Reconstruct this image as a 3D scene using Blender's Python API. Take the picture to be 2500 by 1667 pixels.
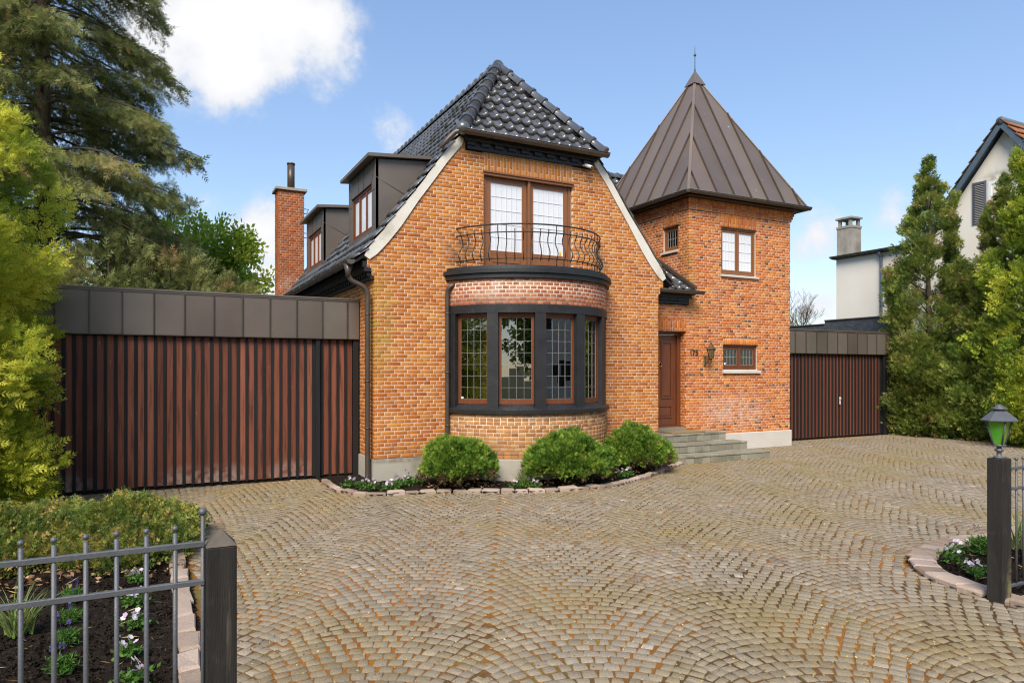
import bpy, bmesh, math, random
import numpy as np
from mathutils import Vector, Matrix
for o in list(bpy.data.objects): bpy.data.objects.remove(o)
sc = bpy.context.scene
col = sc.collection
rng = np.random.default_rng(7)
random.seed(7)
R = math.radians

# ------------------------------------------------------------------ camera
CAM = Vector((-3.3487, -11.6100, 1.93)); YAW = R(27.333)
cd = bpy.data.cameras.new('camera'); cam = bpy.data.objects.new('camera', cd); col.objects.link(cam)
cam.location = CAM; cam.rotation_euler = (R(90), 0, -YAW)
cd.sensor_width = 36; cd.lens = 36*1689/2500; cd.shift_y = 71.5/2500; cd.clip_end = 3000; cd.clip_start = .05
sc.camera = cam
Fw = np.array([math.sin(YAW), math.cos(YAW)]); Rw = np.array([math.cos(YAW), -math.sin(YAW)])
def project(X, Y, Z):
    px = (X-CAM.x)*Rw[0]+(Y-CAM.y)*Rw[1]; d = (X-CAM.x)*Fw[0]+(Y-CAM.y)*Fw[1]
    d = np.maximum(d, .05)
    return 1250+1689*px/d, 905-1689*(Z-CAM.z)/d, d

# ------------------------------------------------------------------ world, sun, exposure
SUN = Vector((-.54, -.64, .82)).normalized()
el = math.asin(SUN.z); az = math.atan2(SUN.x, SUN.y)
w = bpy.data.worlds.new('World'); sc.world = w; w.use_nodes = True
nt = w.node_tree; nt.nodes.clear()
N = nt.nodes.new; L = nt.links.new
out = N('ShaderNodeOutputWorld'); bg = N('ShaderNodeBackground'); bg.inputs[1].default_value = .076
sky = N('ShaderNodeTexSky'); sky.sky_type = 'NISHITA'; sky.sun_disc = False
sky.sun_elevation = el; sky.sun_rotation = az; sky.air_density = 1.0; sky.dust_density = .15; sky.ozone_density = 2.2
tc = N('ShaderNodeTexCoord')
def vmath(op, a, b=None):
    n = N('ShaderNodeVectorMath'); n.operation = op
    for i, v in enumerate((a, b)):
        if v is None: continue
        if hasattr(v, 'is_linked') or hasattr(v, 'links'): L(v, n.inputs[i])
        else: n.inputs[i].default_value = v
    return n
def fmath(op, a, b=None, c=None, clamp=False):
    n = N('ShaderNodeMath'); n.operation = op; n.use_clamp = clamp
    for i, v in enumerate((a, b, c)):
        if v is None: continue
        if isinstance(v, (int, float)): n.inputs[i].default_value = v
        else: L(v, n.inputs[i])
    return n.outputs[0]
def px_dir(x, y):
    dx = (x-1250)/1689; dz = -(y-905)/1689
    return Vector((Fw[0]+dx*Rw[0], Fw[1]+dx*Rw[1], dz)).normalized()
# cumulus: soft lobes in a few directions of the sky, broken up by noise, plus a scattering everywhere
nz = N('ShaderNodeTexNoise'); nz.inputs['Scale'].default_value = 5.5; nz.inputs['Detail'].default_value = 9; nz.inputs['Roughness'].default_value = .62
L(tc.outputs['Generated'], nz.inputs['Vector'])
nz2 = N('ShaderNodeTexNoise'); nz2.inputs['Scale'].default_value = 2.3; nz2.inputs['Detail'].default_value = 3
L(tc.outputs['Generated'], nz2.inputs['Vector'])
lobes = None
for (x, y, rad, amp) in ((560, 30, .17, 1.0), (690, 60, .12, 1.0), (775, 55, .07, .9), (580, 150, .11, .95), (430, 50, .14, .9), (540, 205, .05, .6),
                         (630, 560, .085, .72), (500, 490, .09, .60), (470, 560, .06, .55), (950, 350, .06, .45), (640, 700, .06, .68), (2180, 530, .05, .62), (1995, 575, .07, .55), (1990, 745, .08, .68), (2330, 300, .03, .3)):
    d = vmath('DOT_PRODUCT', tc.outputs['Generated'], px_dir(x, y)).outputs['Value']
    ang = fmath('ARCCOSINE', d); 
    f = fmath('SUBTRACT', 1.0, fmath('DIVIDE', ang, rad)); f = fmath('MULTIPLY', fmath('MAXIMUM', f, 0.0), amp)
    lobes = f if lobes is None else fmath('MAXIMUM', lobes, f)
# a loose field of the same clouds over the rest of the sky
fld = fmath('MULTIPLY', fmath('SUBTRACT', nz2.outputs['Fac'], .60, clamp=True), 1.4)
sep = N('ShaderNodeSeparateXYZ'); L(tc.outputs['Generated'], sep.inputs[0])
lobes = fmath('ADD', lobes, fld)
dens = fmath('ADD', fmath('MULTIPLY', lobes, 1.15), fmath('MULTIPLY', fmath('SUBTRACT', nz.outputs['Fac'], .5), 2.3))
mr = N('ShaderNodeMapRange'); mr.interpolation_type = 'SMOOTHSTEP'; L(dens, mr.inputs[0])
mr.inputs[1].default_value = .22; mr.inputs[2].default_value = .66
mask = fmath('MULTIPLY', mr.outputs[0], fmath('GREATER_THAN', lobes, .02))
mask = fmath('MULTIPLY', mask, fmath('MULTIPLY', lobes, 6.0, clamp=True), clamp=True)
hs = N('ShaderNodeHueSaturation'); hs.inputs['Hue'].default_value = .508; hs.inputs['Saturation'].default_value = 1.30; hs.inputs['Value'].default_value = 1.27
gm = N('ShaderNodeGamma'); gm.inputs[1].default_value = .62; L(sky.outputs[0], gm.inputs[0]); L(gm.outputs[0], hs.inputs['Color'])
cmix = N('ShaderNodeMix'); cmix.data_type = 'RGBA'; cmix.inputs[6].default_value = (2.6, 2.75, 3.05, 1); cmix.inputs[7].default_value = (3.5, 3.5, 3.55, 1)
L(fmath('MULTIPLY', fmath('SUBTRACT', dens, .25, clamp=True), 1.6, clamp=True), cmix.inputs[0])
mx = N('ShaderNodeMix'); mx.data_type = 'RGBA'
L(mask, mx.inputs[0]); L(hs.outputs[0], mx.inputs[6]); L(cmix.outputs[2], mx.inputs[7])
L(mx.outputs[2], bg.inputs[0]); L(bg.outputs[0], out.inputs[0])
ld = bpy.data.lights.new('sun', 'SUN'); ld.energy = 1.42; ld.angle = R(30); ld.color = (1, .92, .80)
so = bpy.data.objects.new('sun', ld); col.objects.link(so); so.rotation_euler = (-SUN).to_track_quat('-Z', 'Y').to_euler()
so.location = (-20, -20, 30)
sc.view_settings.view_transform = 'Standard'; sc.view_settings.look = 'None'; sc.view_settings.gamma = 1
sc.view_settings.exposure = 1.92
sc.render.engine = 'CYCLES'
cy = sc.cycles; cy.max_bounces = 8; cy.transparent_max_bounces = 16; cy.use_denoising = True; cy.pixel_filter_type = 'BLACKMAN_HARRIS'; cy.filter_width = 1.15; cy.caustics_reflective = False; cy.caustics_refractive = False
try: cy.denoiser = 'OPENIMAGEDENOISE'
except Exception: pass

# ------------------------------------------------------------------ materials
def material(name, stops, rough=.8, metal=0., nscale=6., namt=.25, bump=0., bscale=40., spec=.5, stain=None, fine=0., trans=0., stain2=None, coat=0., nstretch=None, dist=.01, rrange=.08):
    """stops: colours along a per-piece random value; noise shifts that value a little; stain = (colour, scale, threshold, softness, amount)."""
    m = bpy.data.materials.new(name); m.use_nodes = True; t = m.node_tree; t.nodes.clear(); N = t.nodes.new; L = t.links.new
    o = N('ShaderNodeOutputMaterial'); b = N('ShaderNodeBsdfPrincipled')
    g = N('ShaderNodeNewGeometry'); pos = g.outputs['Position']
    if nstretch:
        mp = N('ShaderNodeMapping'); mp.inputs['Scale'].default_value = nstretch; L(pos, mp.inputs[0]); pos_n = mp.outputs[0]
    else: pos_n = pos
    a1 = N('ShaderNodeAttribute'); a1.attribute_name = 'rnd'; a1.attribute_type = 'GEOMETRY'
    a2 = N('ShaderNodeAttribute'); a2.attribute_name = 'rnd'; a2.attribute_type = 'OBJECT'
    ad = N('ShaderNodeMath'); ad.operation = 'ADD'; L(a1.outputs['Fac'], ad.inputs[0]); L(a2.outputs['Fac'], ad.inputs[1])
    n1 = N('ShaderNodeTexNoise'); n1.inputs['Scale'].default_value = nscale; n1.inputs['Detail'].default_value = 5; L(pos_n, n1.inputs['Vector'])
    ma = N('ShaderNodeMath'); ma.operation = 'MULTIPLY_ADD'; L(n1.outputs['Fac'], ma.inputs[0]); ma.inputs[1].default_value = namt*2; ma.inputs[2].default_value = -namt
    s = N('ShaderNodeMath'); s.operation = 'ADD'; L(ad.outputs[0], s.inputs[0]); L(ma.outputs[0], s.inputs[1])
    cr = N('ShaderNodeValToRGB'); el_ = cr.color_ramp.elements
    while len(el_) < len(stops): el_.new(.5)
    for e, (p, c) in zip(el_, stops): e.position = p; e.color = (*c, 1)
    L(s.outputs[0], cr.inputs[0]); colr = cr.outputs[0]
    for st in (stain, stain2):
        if not st: continue
        c2, scl, thr, soft, amt = st[:5]
        n2 = N('ShaderNodeTexNoise'); n2.inputs['Scale'].default_value = scl; n2.inputs['Detail'].default_value = 6; n2.inputs['Roughness'].default_value = .6
        if len(st) > 5:
            mp = N('ShaderNodeMapping'); mp.inputs['Scale'].default_value = st[5]; L(pos, mp.inputs[0]); L(mp.outputs[0], n2.inputs['Vector'])
        else: L(pos, n2.inputs['Vector'])
        mr = N('ShaderNodeMapRange'); mr.inputs[1].default_value = thr; mr.inputs[2].default_value = thr+soft; mr.inputs[3].default_value = 0; mr.inputs[4].default_value = amt
        L(n2.outputs['Fac'], mr.inputs[0])
        mx = N('ShaderNodeMix'); mx.data_type = 'RGBA'; L(mr.outputs[0], mx.inputs[0]); L(colr, mx.inputs[6]); mx.inputs[7].default_value = (*c2, 1); colr = mx.outputs[2]
    if fine:
        n3 = N('ShaderNodeTexNoise'); n3.inputs['Scale'].default_value = 90; n3.inputs['Detail'].default_value = 3; L(pos_n, n3.inputs['Vector'])
        mr = N('ShaderNodeMapRange'); mr.inputs[1].default_value = .25; mr.inputs[2].default_value = .75; mr.inputs[3].default_value = 1-fine; mr.inputs[4].default_value = 1+fine; L(n3.outputs['Fac'], mr.inputs[0])
        vm = N('ShaderNodeVectorMath'); vm.operation = 'SCALE'; L(colr, vm.inputs[0]); L(mr.outputs[0], vm.inputs['Scale']); colr = vm.outputs[0]
    L(colr, b.inputs['Base Color']); b.inputs['Metallic'].default_value = metal; b.inputs['Specular IOR Level'].default_value = spec
    b.inputs['Coat Weight'].default_value = coat; b.inputs['Coat Roughness'].default_value = .22
    rr = N('ShaderNodeMapRange'); rr.inputs[3].default_value = max(.02, rough-rrange); rr.inputs[4].default_value = min(1, rough+rrange); L(n1.outputs['Fac'], rr.inputs[0]); L(rr.outputs[0], b.inputs['Roughness'])
    if bump:
        nb = N('ShaderNodeTexNoise'); nb.inputs['Scale'].default_value = bscale; nb.inputs['Detail'].default_value = 4; L(pos_n, nb.inputs['Vector'])
        bp = N('ShaderNodeBump'); bp.inputs['Strength'].default_value = bump; bp.inputs['Distance'].default_value = dist; L(nb.outputs['Fac'], bp.inputs['Height']); L(bp.outputs[0], b.inputs['Normal'])
    if trans:
        tr = N('ShaderNodeBsdfTranslucent'); L(colr, tr.inputs[0]); mxs = N('ShaderNodeMixShader'); mxs.inputs[0].default_value = trans
        L(b.outputs[0], mxs.inputs[1]); L(tr.outputs[0], mxs.inputs[2]); L(mxs.outputs[0], o.inputs[0])
    else: L(b.outputs[0], o.inputs[0])
    return m
def flat(c): return [(0, c), (1, c)]
M = {}
M['brick'] = material('orange_brick', [(0, (.36, .105, .028)), (.12, (.45, .142, .034)), (.45, (.51, .178, .040)), (.8, (.55, .21, .047)), (1, (.59, .26, .065))], .88, nscale=1.1, namt=.20, bump=.5, bscale=70, fine=.22, spec=.2,
                      stain=((.43, .13, .04), 1.7, .60, .16, .35), stain2=((.50, .33, .075), .9, .62, .12, .25))
M['brick_red'] = material('red_brick', [(0, (.13, .075, .05)), (.10, (.16, .085, .05)), (.15, (.40, .105, .032)), (.5, (.54, .16, .04)), (.8, (.60, .21, .05)), (1, (.63, .26, .06))], .88, nscale=.8, namt=.12, bump=.5, bscale=70, fine=.22, spec=.2,
                      stain=((.60, .33, .22), 1.1, .60, .18, .5))
M['brick_bay'] = material('bay_brick', [(0, (.24, .085, .05)), (.3, (.38, .115, .06)), (.65, (.46, .165, .08)), (1, (.50, .26, .14))], .9, nscale=2.5, namt=.25, bump=.6, bscale=60, fine=.25, spec=.2,
                      stain=((.55, .42, .34), 3.0, .60, .2, .45))
M['brick_bay2'] = material('bay_base_brick', [(0, (.27, .12, .06)), (.3, (.40, .18, .07)), (.65, (.50, .23, .08)), (1, (.52, .31, .13))], .9, nscale=2.5, namt=.25, bump=.6, bscale=60, fine=.25, spec=.2)
M['mortar'] = material('mortar', [(0, (.62, .48, .36)), (1, (.74, .61, .48))], .95, nscale=3, namt=.9, bump=.4, bscale=120, spec=.1, stain=((.50, .34, .22), 1.3, .58, .2, .5))
M['algae_brick'] = None
M['plinth'] = material('plinth_render', [(0, (.36, .33, .27)), (1, (.47, .43, .36))], .9, nscale=2, namt=.8, bump=.25, bscale=60, stain=((.20, .18, .13), 2.2, .55, .2, .7, (1, 1, .5)), fine=.12, spec=.2)
M['plinth_pale'] = material('pale_plinth_render', [(0, (.52, .48, .42)), (1, (.64, .60, .54))], .9, nscale=2, namt=.8, bump=.2, bscale=60, stain=((.38, .33, .26), 2.0, .58, .2, .6), fine=.1, spec=.2)
M['render_white'] = material('white_render', [(0, (.68, .62, .53)), (1, (.78, .74, .66))], .92, nscale=.8, namt=.8, bump=.35, bscale=25, stain=((.30, .25, .20), .9, .62, .16, .7, (1, 1.2, .35)), spec=.2, fine=.08)
M['coping'] = material('verge_mortar', [(0, (.62, .57, .48)), (1, (.76, .72, .64))], .9, nscale=3, namt=.9, bump=.3, bscale=50, stain=((.32, .30, .20), 2, .58, .2, .6), spec=.2)
M['black'] = material('black_paint', [(0, (.010, .010, .011)), (1, (.022, .022, .024))], .5, nscale=5, namt=.8, bump=.22, bscale=28, spec=.5, stain=((.045, .043, .04), 3, .58, .22, .6), dist=.012)
M['black_wood'] = material('black_stained_timber', [(0, (.008, .008, .009)), (1, (.02, .019, .019))], .7, nscale=3, namt=.8, bump=.4, bscale=30, nstretch=(8, 8, .6), spec=.3, stain=((.09, .085, .08), 14, .66, .1, .35, (5, 5, .5)))
M['tile'] = material('glazed_black_tile', [(0, (.055, .053, .053)), (1, (.11, .105, .103))], .27, nscale=4, namt=.4, bump=.05, bscale=30, spec=1.0, coat=.6, stain=((.10, .09, .075), 6, .58, .2, .6), rrange=.10)
M['deck'] = material('roof_underlay', flat((.012, .012, .012)), .9)
M['copper'] = material('brown_copper', [(0, (.13, .10, .082)), (.5, (.165, .134, .110)), (1, (.195, .166, .138))], .45, metal=.3, nscale=1.1, namt=.5, bump=.08, bscale=6, spec=.5, stain=((.105, .108, .088), .8, .5, .3, .6), stain2=((.32, .30, .28), 38, .72, .04, .5), dist=.03, rrange=.14)
M['copper_roof'] = material('turret_copper', [(0, (.150, .110, .090)), (.5, (.195, .146, .118)), (1, (.235, .175, .135))], .42, metal=.35, nscale=.9, namt=.5, bump=.1, bscale=4, spec=.5, stain=((.165, .155, .120), .7, .48, .3, .55, (1.6, .2, .35)), stain2=((.50, .49, .46), 11, .70, .015, .9), dist=.04, rrange=.12)
M['copper_dark'] = material('dark_brown_metal', [(0, (.065, .048, .038)), (1, (.105, .080, .064))], .4, metal=.3, nscale=5, namt=.6, spec=.5)
M['zinc'] = material('gutter_metal', [(0, (.10, .082, .068)), (1, (.15, .125, .105))], .42, metal=.4, nscale=4, namt=.7, spec=.5, stain=((.06, .06, .05), 7, .55, .2, .6))
M['teak'] = material('teak', [(0, (.12, .035, .014)), (1, (.20, .065, .026))], .38, nscale=3, namt=.5, bump=.12, bscale=20, nstretch=(9, 9, .7), spec=.45, stain=((.075, .022, .010), 5, .55, .2, .7, (9, 9, .5)))
M['teak_h'] = M['teak']
M['teak_light'] = material('pale_teak', [(0, (.20, .075, .026)), (1, (.30, .12, .045))], .4, nscale=3, namt=.5, bump=.1, bscale=20, nstretch=(9, 9, .7), spec=.45)
M['board'] = material('red_brown_board', [(0, (.14, .042, .022)), (.5, (.195, .060, .031)), (1, (.26, .088, .049))], .55, nscale=2.2, namt=.35, bump=.25, bscale=16, nstretch=(11, 11, .45), spec=.35,
                      stain=((.06, .020, .012), 3.4, .50, .16, .8, (6, 6, .35)), stain2=((.38, .27, .22), 5, .66, .10, .55, (7, 7, .9)), fine=.1)
M['board_dark'] = material('dark_red_board', [(0, (.11, .036, .021)), (1, (.18, .058, .034))], .55, nscale=2.2, namt=.35, bump=.25, bscale=16, nstretch=(11, 11, .45), spec=.35)
M['white_paint'] = material('white_paint', flat((.74, .74, .72)), .5, nscale=5)
M['curtain'] = material('white_curtain', [(0, (.66, .66, .70)), (1, (.78, .78, .80))], .9, nscale=2, namt=.5)
M['lead'] = material('lead_came', flat((.30, .29, .28)), .45, metal=.1)
M['lead_white'] = material('white_lead_came', flat((.62, .62, .62)), .45)
M['lead_dark'] = material('grey_lead_came', flat((.42, .42, .40)), .45, metal=.2)
M['iron'] = material('wrought_iron', [(0, (.03, .027, .024)), (1, (.065, .058, .045))], .5, metal=.5, nscale=20, namt=.7, stain=((.13, .12, .05), 6, .6, .15, .6))
M['grey_iron'] = material('grey_painted_iron', [(0, (.085, .09, .10)), (1, (.13, .135, .15))], .5, metal=.2, nscale=12, namt=.6, bump=.2, bscale=70, stain=((.17, .14, .10), 9, .60, .12, .5), stain2=((.55, .55, .52), 75, .715, .02, .9))
M['brass'] = material('brass', flat((.42, .30, .12)), .3, metal=.9)
M['brass_dark'] = material('aged_brass', [(0, (.13, .09, .05)), (1, (.24, .17, .09))], .45, metal=.7, nscale=20, namt=.7)
M['concrete'] = material('mossy_concrete', [(0, (.20, .185, .135)), (1, (.32, .295, .225))], .92, nscale=4, namt=.5, bump=.4, bscale=70, fine=.2, stain=((.115, .12, .075), 2.5, .52, .2, .7), stain2=((.47, .46, .42), 5, .66, .08, .6), spec=.2)
M['interior'] = material('room_plaster', flat((.22, .20, .18)), .9)
M['sett'] = material('granite_sett', [(0, (.165, .132, .088)), (.3, (.235, .19, .133)), (.6, (.28, .23, .165)), (.9, (.325, .27, .20)), (1, (.41, .355, .28))], .85, nscale=.7, namt=.25, bump=.55, bscale=55, fine=.24, spec=.3,
                     stain=((.26, .19, .065), .5, .45, .22, .62), stain2=((.20, .15, .07), 9, .60, .15, .35))
M['joint'] = material('sanded_joint', [(0, (.06, .042, .024)), (.38, (.115, .07, .03)), (.6, (.27, .115, .028)), (.8, (.35, .15, .03)), (1, (.21, .16, .045))], .95, nscale=.9, namt=.75, bump=.8, bscale=160, fine=.35, spec=.1, stain=((.20, .19, .045), 1.1, .55, .15, .6))
M['kerb'] = material('pink_granite', [(0, (.26, .19, .14)), (.5, (.38, .29, .225)), (1, (.47, .36, .29))], .85, nscale=5, namt=.35, bump=.5, bscale=45, fine=.18, spec=.25, stain=((.24, .19, .12), 5, .55, .2, .7))
M['soil'] = material('dark_soil', [(0, (.014, .010, .007)), (.5, (.028, .020, .014)), (1, (.055, .040, .028))], .95, nscale=22, namt=1.0, bump=1.0, bscale=60, fine=.5, spec=.1, dist=.04)
M['ground'] = material('rough_lawn', [(0, (.05, .06, .02)), (1, (.10, .10, .04))], .95, nscale=1.2, namt=1, bump=.8, bscale=40, spec=.1)
M['post_black'] = material('black_post_timber', [(0, (.012, .011, .010)), (1, (.035, .031, .027))], .62, nscale=3, namt=.8, bump=.45, bscale=26, nstretch=(9, 9, .5), spec=.35, stain=((.13, .11, .085), 5, .63, .12, .5, (9, 9, .4)), stain2=((.08, .06, .045), 11, .6, .2, .5))
M['post_top'] = material('weathered_post_end', [(0, (.09, .075, .06)), (1, (.16, .135, .11))], .8, nscale=8, namt=.9, bump=.4, bscale=40, spec=.2)
M['bark'] = material('bark', [(0, (.075, .058, .042)), (1, (.16, .125, .09))], .95, nscale=6, namt=1, bump=1, bscale=16, nstretch=(3, 3, .6), spec=.1, dist=.04, stain=((.085, .10, .045), 2, .55, .2, .5))
M['twig'] = material('twig_bark', [(0, (.10, .075, .05)), (1, (.18, .14, .10))], .95, nscale=6, namt=.8, spec=.1)
def leafmat(name, stops, trans=.28): return material(name, stops, .62, nscale=1.3, namt=.22, spec=.28, trans=trans)
M['conifer'] = leafmat('dark_cypress_foliage', [(0, (.072, .092, .028)), (.3, (.15, .178, .052)), (.6, (.245, .265, .080)), (.92, (.35, .335, .115)), (1, (.36, .22, .09))], 0.35)
M['thuja'] = leafmat('yellow_thuja_foliage', [(0, (.11, .18, .020)), (.3, (.28, .36, .036)), (.6, (.48, .53, .052)), (1, (.70, .67, .09))], 0.48)
M['thuja_r'] = leafmat('bronze_thuja_foliage', [(0, (.055, .085, .020)), (.3, (.145, .205, .038)), (.6, (.25, .31, .058)), (.92, (.37, .38, .085)), (1, (.34, .22, .09))], 0.38)
M['thuja_g'] = leafmat('green_thuja_foliage', [(0, (.085, .15, .020)), (.35, (.23, .33, .034)), (.7, (.40, .47, .046)), (1, (.58, .58, .07))], 0.42)
M['hedge'] = leafmat('hedge_foliage', [(0, (.045, .088, .022)), (.35, (.155, .245, .045)), (.75, (.27, .36, .068)), (1, (.40, .42, .10))], 0.36)
M['bush'] = leafmat('bush_foliage', [(0, (.040, .10, .017)), (.35, (.12, .235, .028)), (.75, (.23, .36, .044)), (1, (.38, .46, .07))], 0.36)
M['bush_brown'] = leafmat('scorched_foliage', [(0, (.10, .06, .03)), (1, (.17, .11, .05))])
M['lime'] = leafmat('lime_leaves', [(0, (.17, .27, .025)), (.5, (.30, .42, .035)), (1, (.46, .52, .07))], 0.45)
M['juniper'] = leafmat('juniper_foliage', [(0, (.055, .10, .024)), (.35, (.15, .215, .042)), (.7, (.26, .30, .058)), (.92, (.40, .33, .07)), (1, (.44, .30, .10))], 0.35)
M['grass'] = leafmat('strap_leaves', [(0, (.10, .18, .03)), (.5, (.22, .30, .07)), (.8, (.40, .42, .18)), (1, (.46, .36, .16))], .35)
M['herb'] = leafmat('herb_leaves', [(0, (.05, .12, .02)), (1, (.12, .26, .04))], .35)
M['petal'] = material('pansy_petals', [(0, (.55, .38, .52)), (.5, (.78, .68, .74)), (1, (.85, .82, .80))], .7, nscale=30, namt=.3, trans=.25)
M['petal_blue'] = material('blue_petals', [(0, (.07, .05, .20)), (1, (.20, .15, .42))], .7, nscale=30, namt=.3, trans=.2)
M['litter'] = material('leaf_litter', [(0, (.16, .08, .03)), (.4, (.38, .24, .07)), (.8, (.55, .42, .14)), (1, (.66, .58, .36))], .8, nscale=2, namt=.2)
M['dryleaf'] = material('dry_leaves', [(0, (.16, .08, .04)), (.6, (.30, .16, .07)), (1, (.42, .27, .13))], .8, nscale=20, namt=.2)
M['blue_barge'] = material('blue_grey_paint', [(0, (.055, .085, .115)), (1, (.085, .12, .155))], .55, nscale=3, namt=.6)
M['clay'] = material('clay_tile', [(0, (.22, .08, .035)), (1, (.38, .15, .06))], .85, nscale=3, namt=.6, bump=.3, bscale=20, stain=((.12, .10, .05), 2, .55, .2, .6))
M['bitumen'] = material('bitumen_felt', [(0, (.035, .04, .046)), (1, (.07, .078, .088))], .65, nscale=4, namt=.9, bump=.6, bscale=7, dist=.06)
M['mat'] = material('coir_mat', [(0, (.22, .14, .06)), (1, (.36, .25, .12))], .95, nscale=120, namt=1, bump=.8, bscale=200)
M['camera_white'] = material('white_plastic', flat((.72, .71, .68)), .4)
M['shutter'] = material('grey_shutter_paint', flat((.10, .11, .14)), .6)
M['black_glass'] = material('lens_glass', flat((.01, .01, .012)), .1)
M['sticker'] = material('white_sticker', flat((.75, .75, .73)), .6)
M['yellow'] = material('yellow_plastic', flat((.75, .50, .03)), .5)
M['stone_grey'] = material('weathered_stone', [(0, (.22, .20, .17)), (1, (.40, .37, .31))], .92, nscale=3, namt=.9, bump=.5, bscale=25, stain=((.12, .11, .10), 2.2, .52, .2, .7, (1, 1, .5)))
def glass(name, tint, refl=1.8, rough=.01, base=.03):
    m = bpy.data.materials.new(name); m.use_nodes = True; t = m.node_tree; t.nodes.clear(); N = t.nodes.new; L = t.links.new
    o = N('ShaderNodeOutputMaterial'); tr = N('ShaderNodeBsdfTransparent'); tr.inputs[0].default_value = (*tint, 1)
    gl = N('ShaderNodeBsdfGlossy'); gl.inputs['Roughness'].default_value = rough; gl.inputs[0].default_value = (1, 1, 1, 1)
    fr = N('ShaderNodeFresnel'); fr.inputs[0].default_value = 1.5
    ma = N('ShaderNodeMath'); ma.operation = 'MULTIPLY_ADD'; ma.use_clamp = True; L(fr.outputs[0], ma.inputs[0]); ma.inputs[1].default_value = refl; ma.inputs[2].default_value = base
    mx = N('ShaderNodeMixShader'); L(ma.outputs[0], mx.inputs[0]); L(tr.outputs[0], mx.inputs[1]); L(gl.outputs[0], mx.inputs[2]); L(mx.outputs[0], o.inputs[0]); return m
M['glass'] = glass('window_glass', (.72, .72, .64), 2.4, base=.11)
M['glass_dark'] = glass('dark_window_glass', (.6, .62, .6), 1.3, base=.0)
M['glass_sky_curtain'] = material('white_sky_curtain_glass', [(0, (.74, .75, .78)), (1, (.80, .81, .83))], .12, nscale=3, namt=.6, spec=.6)  # opaque white pane: bright sky reflection and curtain painted into its colour
M['glass_green'] = material('green_glass', [(0, (.16, .62, .07)), (1, (.60, .75, .14))], .12, nscale=9, namt=.5, spec=.6, trans=.6)
M['glass_amber'] = material('amber_glass', [(0, (.16, .10, .04)), (1, (.28, .19, .09))], .15, nscale=9, namt=.7, spec=.6, trans=.3)

def zone(mat, c2, centre, radii, amt, nscale=6., lo=.35, hi=.6):
    """a stain with a place of its own (algae, efflorescence, splash dirt) round a centre in the scene"""
    t = mat.node_tree; N = t.nodes.new; L = t.links.new; b = next(n for n in t.nodes if n.type == 'BSDF_PRINCIPLED'); src = b.inputs['Base Color'].links[0].from_socket
    g = N('ShaderNodeNewGeometry'); su = N('ShaderNodeVectorMath'); su.operation = 'SUBTRACT'; L(g.outputs['Position'], su.inputs[0]); su.inputs[1].default_value = centre
    dv = N('ShaderNodeVectorMath'); dv.operation = 'DIVIDE'; L(su.outputs[0], dv.inputs[0]); dv.inputs[1].default_value = radii
    ln = N('ShaderNodeVectorMath'); ln.operation = 'LENGTH'; L(dv.outputs[0], ln.inputs[0])
    m1 = N('ShaderNodeMapRange'); m1.interpolation_type = 'SMOOTHSTEP'; m1.inputs[1].default_value = 1; m1.inputs[2].default_value = .2; m1.inputs[3].default_value = 0; m1.inputs[4].default_value = 1; L(ln.outputs['Value'], m1.inputs[0])
    nz = N('ShaderNodeTexNoise'); nz.inputs['Scale'].default_value = nscale; nz.inputs['Detail'].default_value = 5; L(g.outputs['Position'], nz.inputs['Vector'])
    m2 = N('ShaderNodeMapRange'); m2.inputs[1].default_value = lo; m2.inputs[2].default_value = hi; m2.inputs[3].default_value = 0; m2.inputs[4].default_value = amt; L(nz.outputs['Fac'], m2.inputs[0])
    mu = N('ShaderNodeMath'); mu.operation = 'MULTIPLY'; L(m1.outputs[0], mu.inputs[0]); L(m2.outputs[0], mu.inputs[1])
    mx = N('ShaderNodeMix'); mx.data_type = 'RGBA'; L(mu.outputs[0], mx.inputs[0]); L(src, mx.inputs[6]); mx.inputs[7].default_value = (*c2, 1); L(mx.outputs[2], b.inputs['Base Color'])
for k_ in ('brick', 'mortar'):
    zone(M[k_], (.33, .25, .045), (.02, 0, 2.75), (.42, .6, 1.35), .75, 5)          # algae below the eaves corner
    zone(M[k_], (.16, .085, .045), (1.55, 0, 4.1), (.42, .5, .5), .6, 5)            # damp round the railing fixings
    zone(M[k_], (.16, .085, .045), (4.6, 0, 4.05), (.35, .5, .45), .5, 5)
    zone(M[k_], (.30, .13, .06), (1.1, 0, .55), (1.6, .5, .25), .5, 7)              # splash zone
for k_ in ('brick_red', 'mortar'):
    zone(M[k_], (.66, .46, .36), (9.3, 1, .95), (1.5, .6, .62), .65, 4)             # lime bloom low on the turret
    zone(M[k_], (.36, .26, .06), (7.95, 1, 4.3), (.18, .5, 1.4), .5, 4)
zone(M['brick_bay'], (.60, .44, .36), (2.0, -.9, 3.4), (.8, 1.5, .4), .6, 6)
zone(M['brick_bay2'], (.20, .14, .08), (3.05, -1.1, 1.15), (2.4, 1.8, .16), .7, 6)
for zx in (-4.6, -2.9, -2.3, -1.2): zone(M['board'], (.40, .31, .26), (zx, 1.0, .12), (.6, .5, .32), .55, 9)
zone(M['plinth'], (.16, .13, .08), (.6, 0, .38), (1.4, .6, .07), .7, 8)
zone(M['joint'], (.46, .15, .025), (-1.8, -5.8, 0), (1.6, 1.8, .5), .7, 3); zone(M['joint'], (.40, .16, .03), (-.2, -4.6, 0), (3.2, 2.4, .5), .6, 2.5)
zone(M['sett'], (.27, .20, .07), (-1.8, -.6, 0), (3.4, 1.9, .5), .55, 3); zone(M['sett'], (.24, .19, .07), (9, -2.2, 0), (6, 2.4, .5), .5, 2)
zone(M['post_black'], (.24, .21, .10), (2.99, -8.40, .05), (.10, .2, .42), .8, 14)
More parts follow.
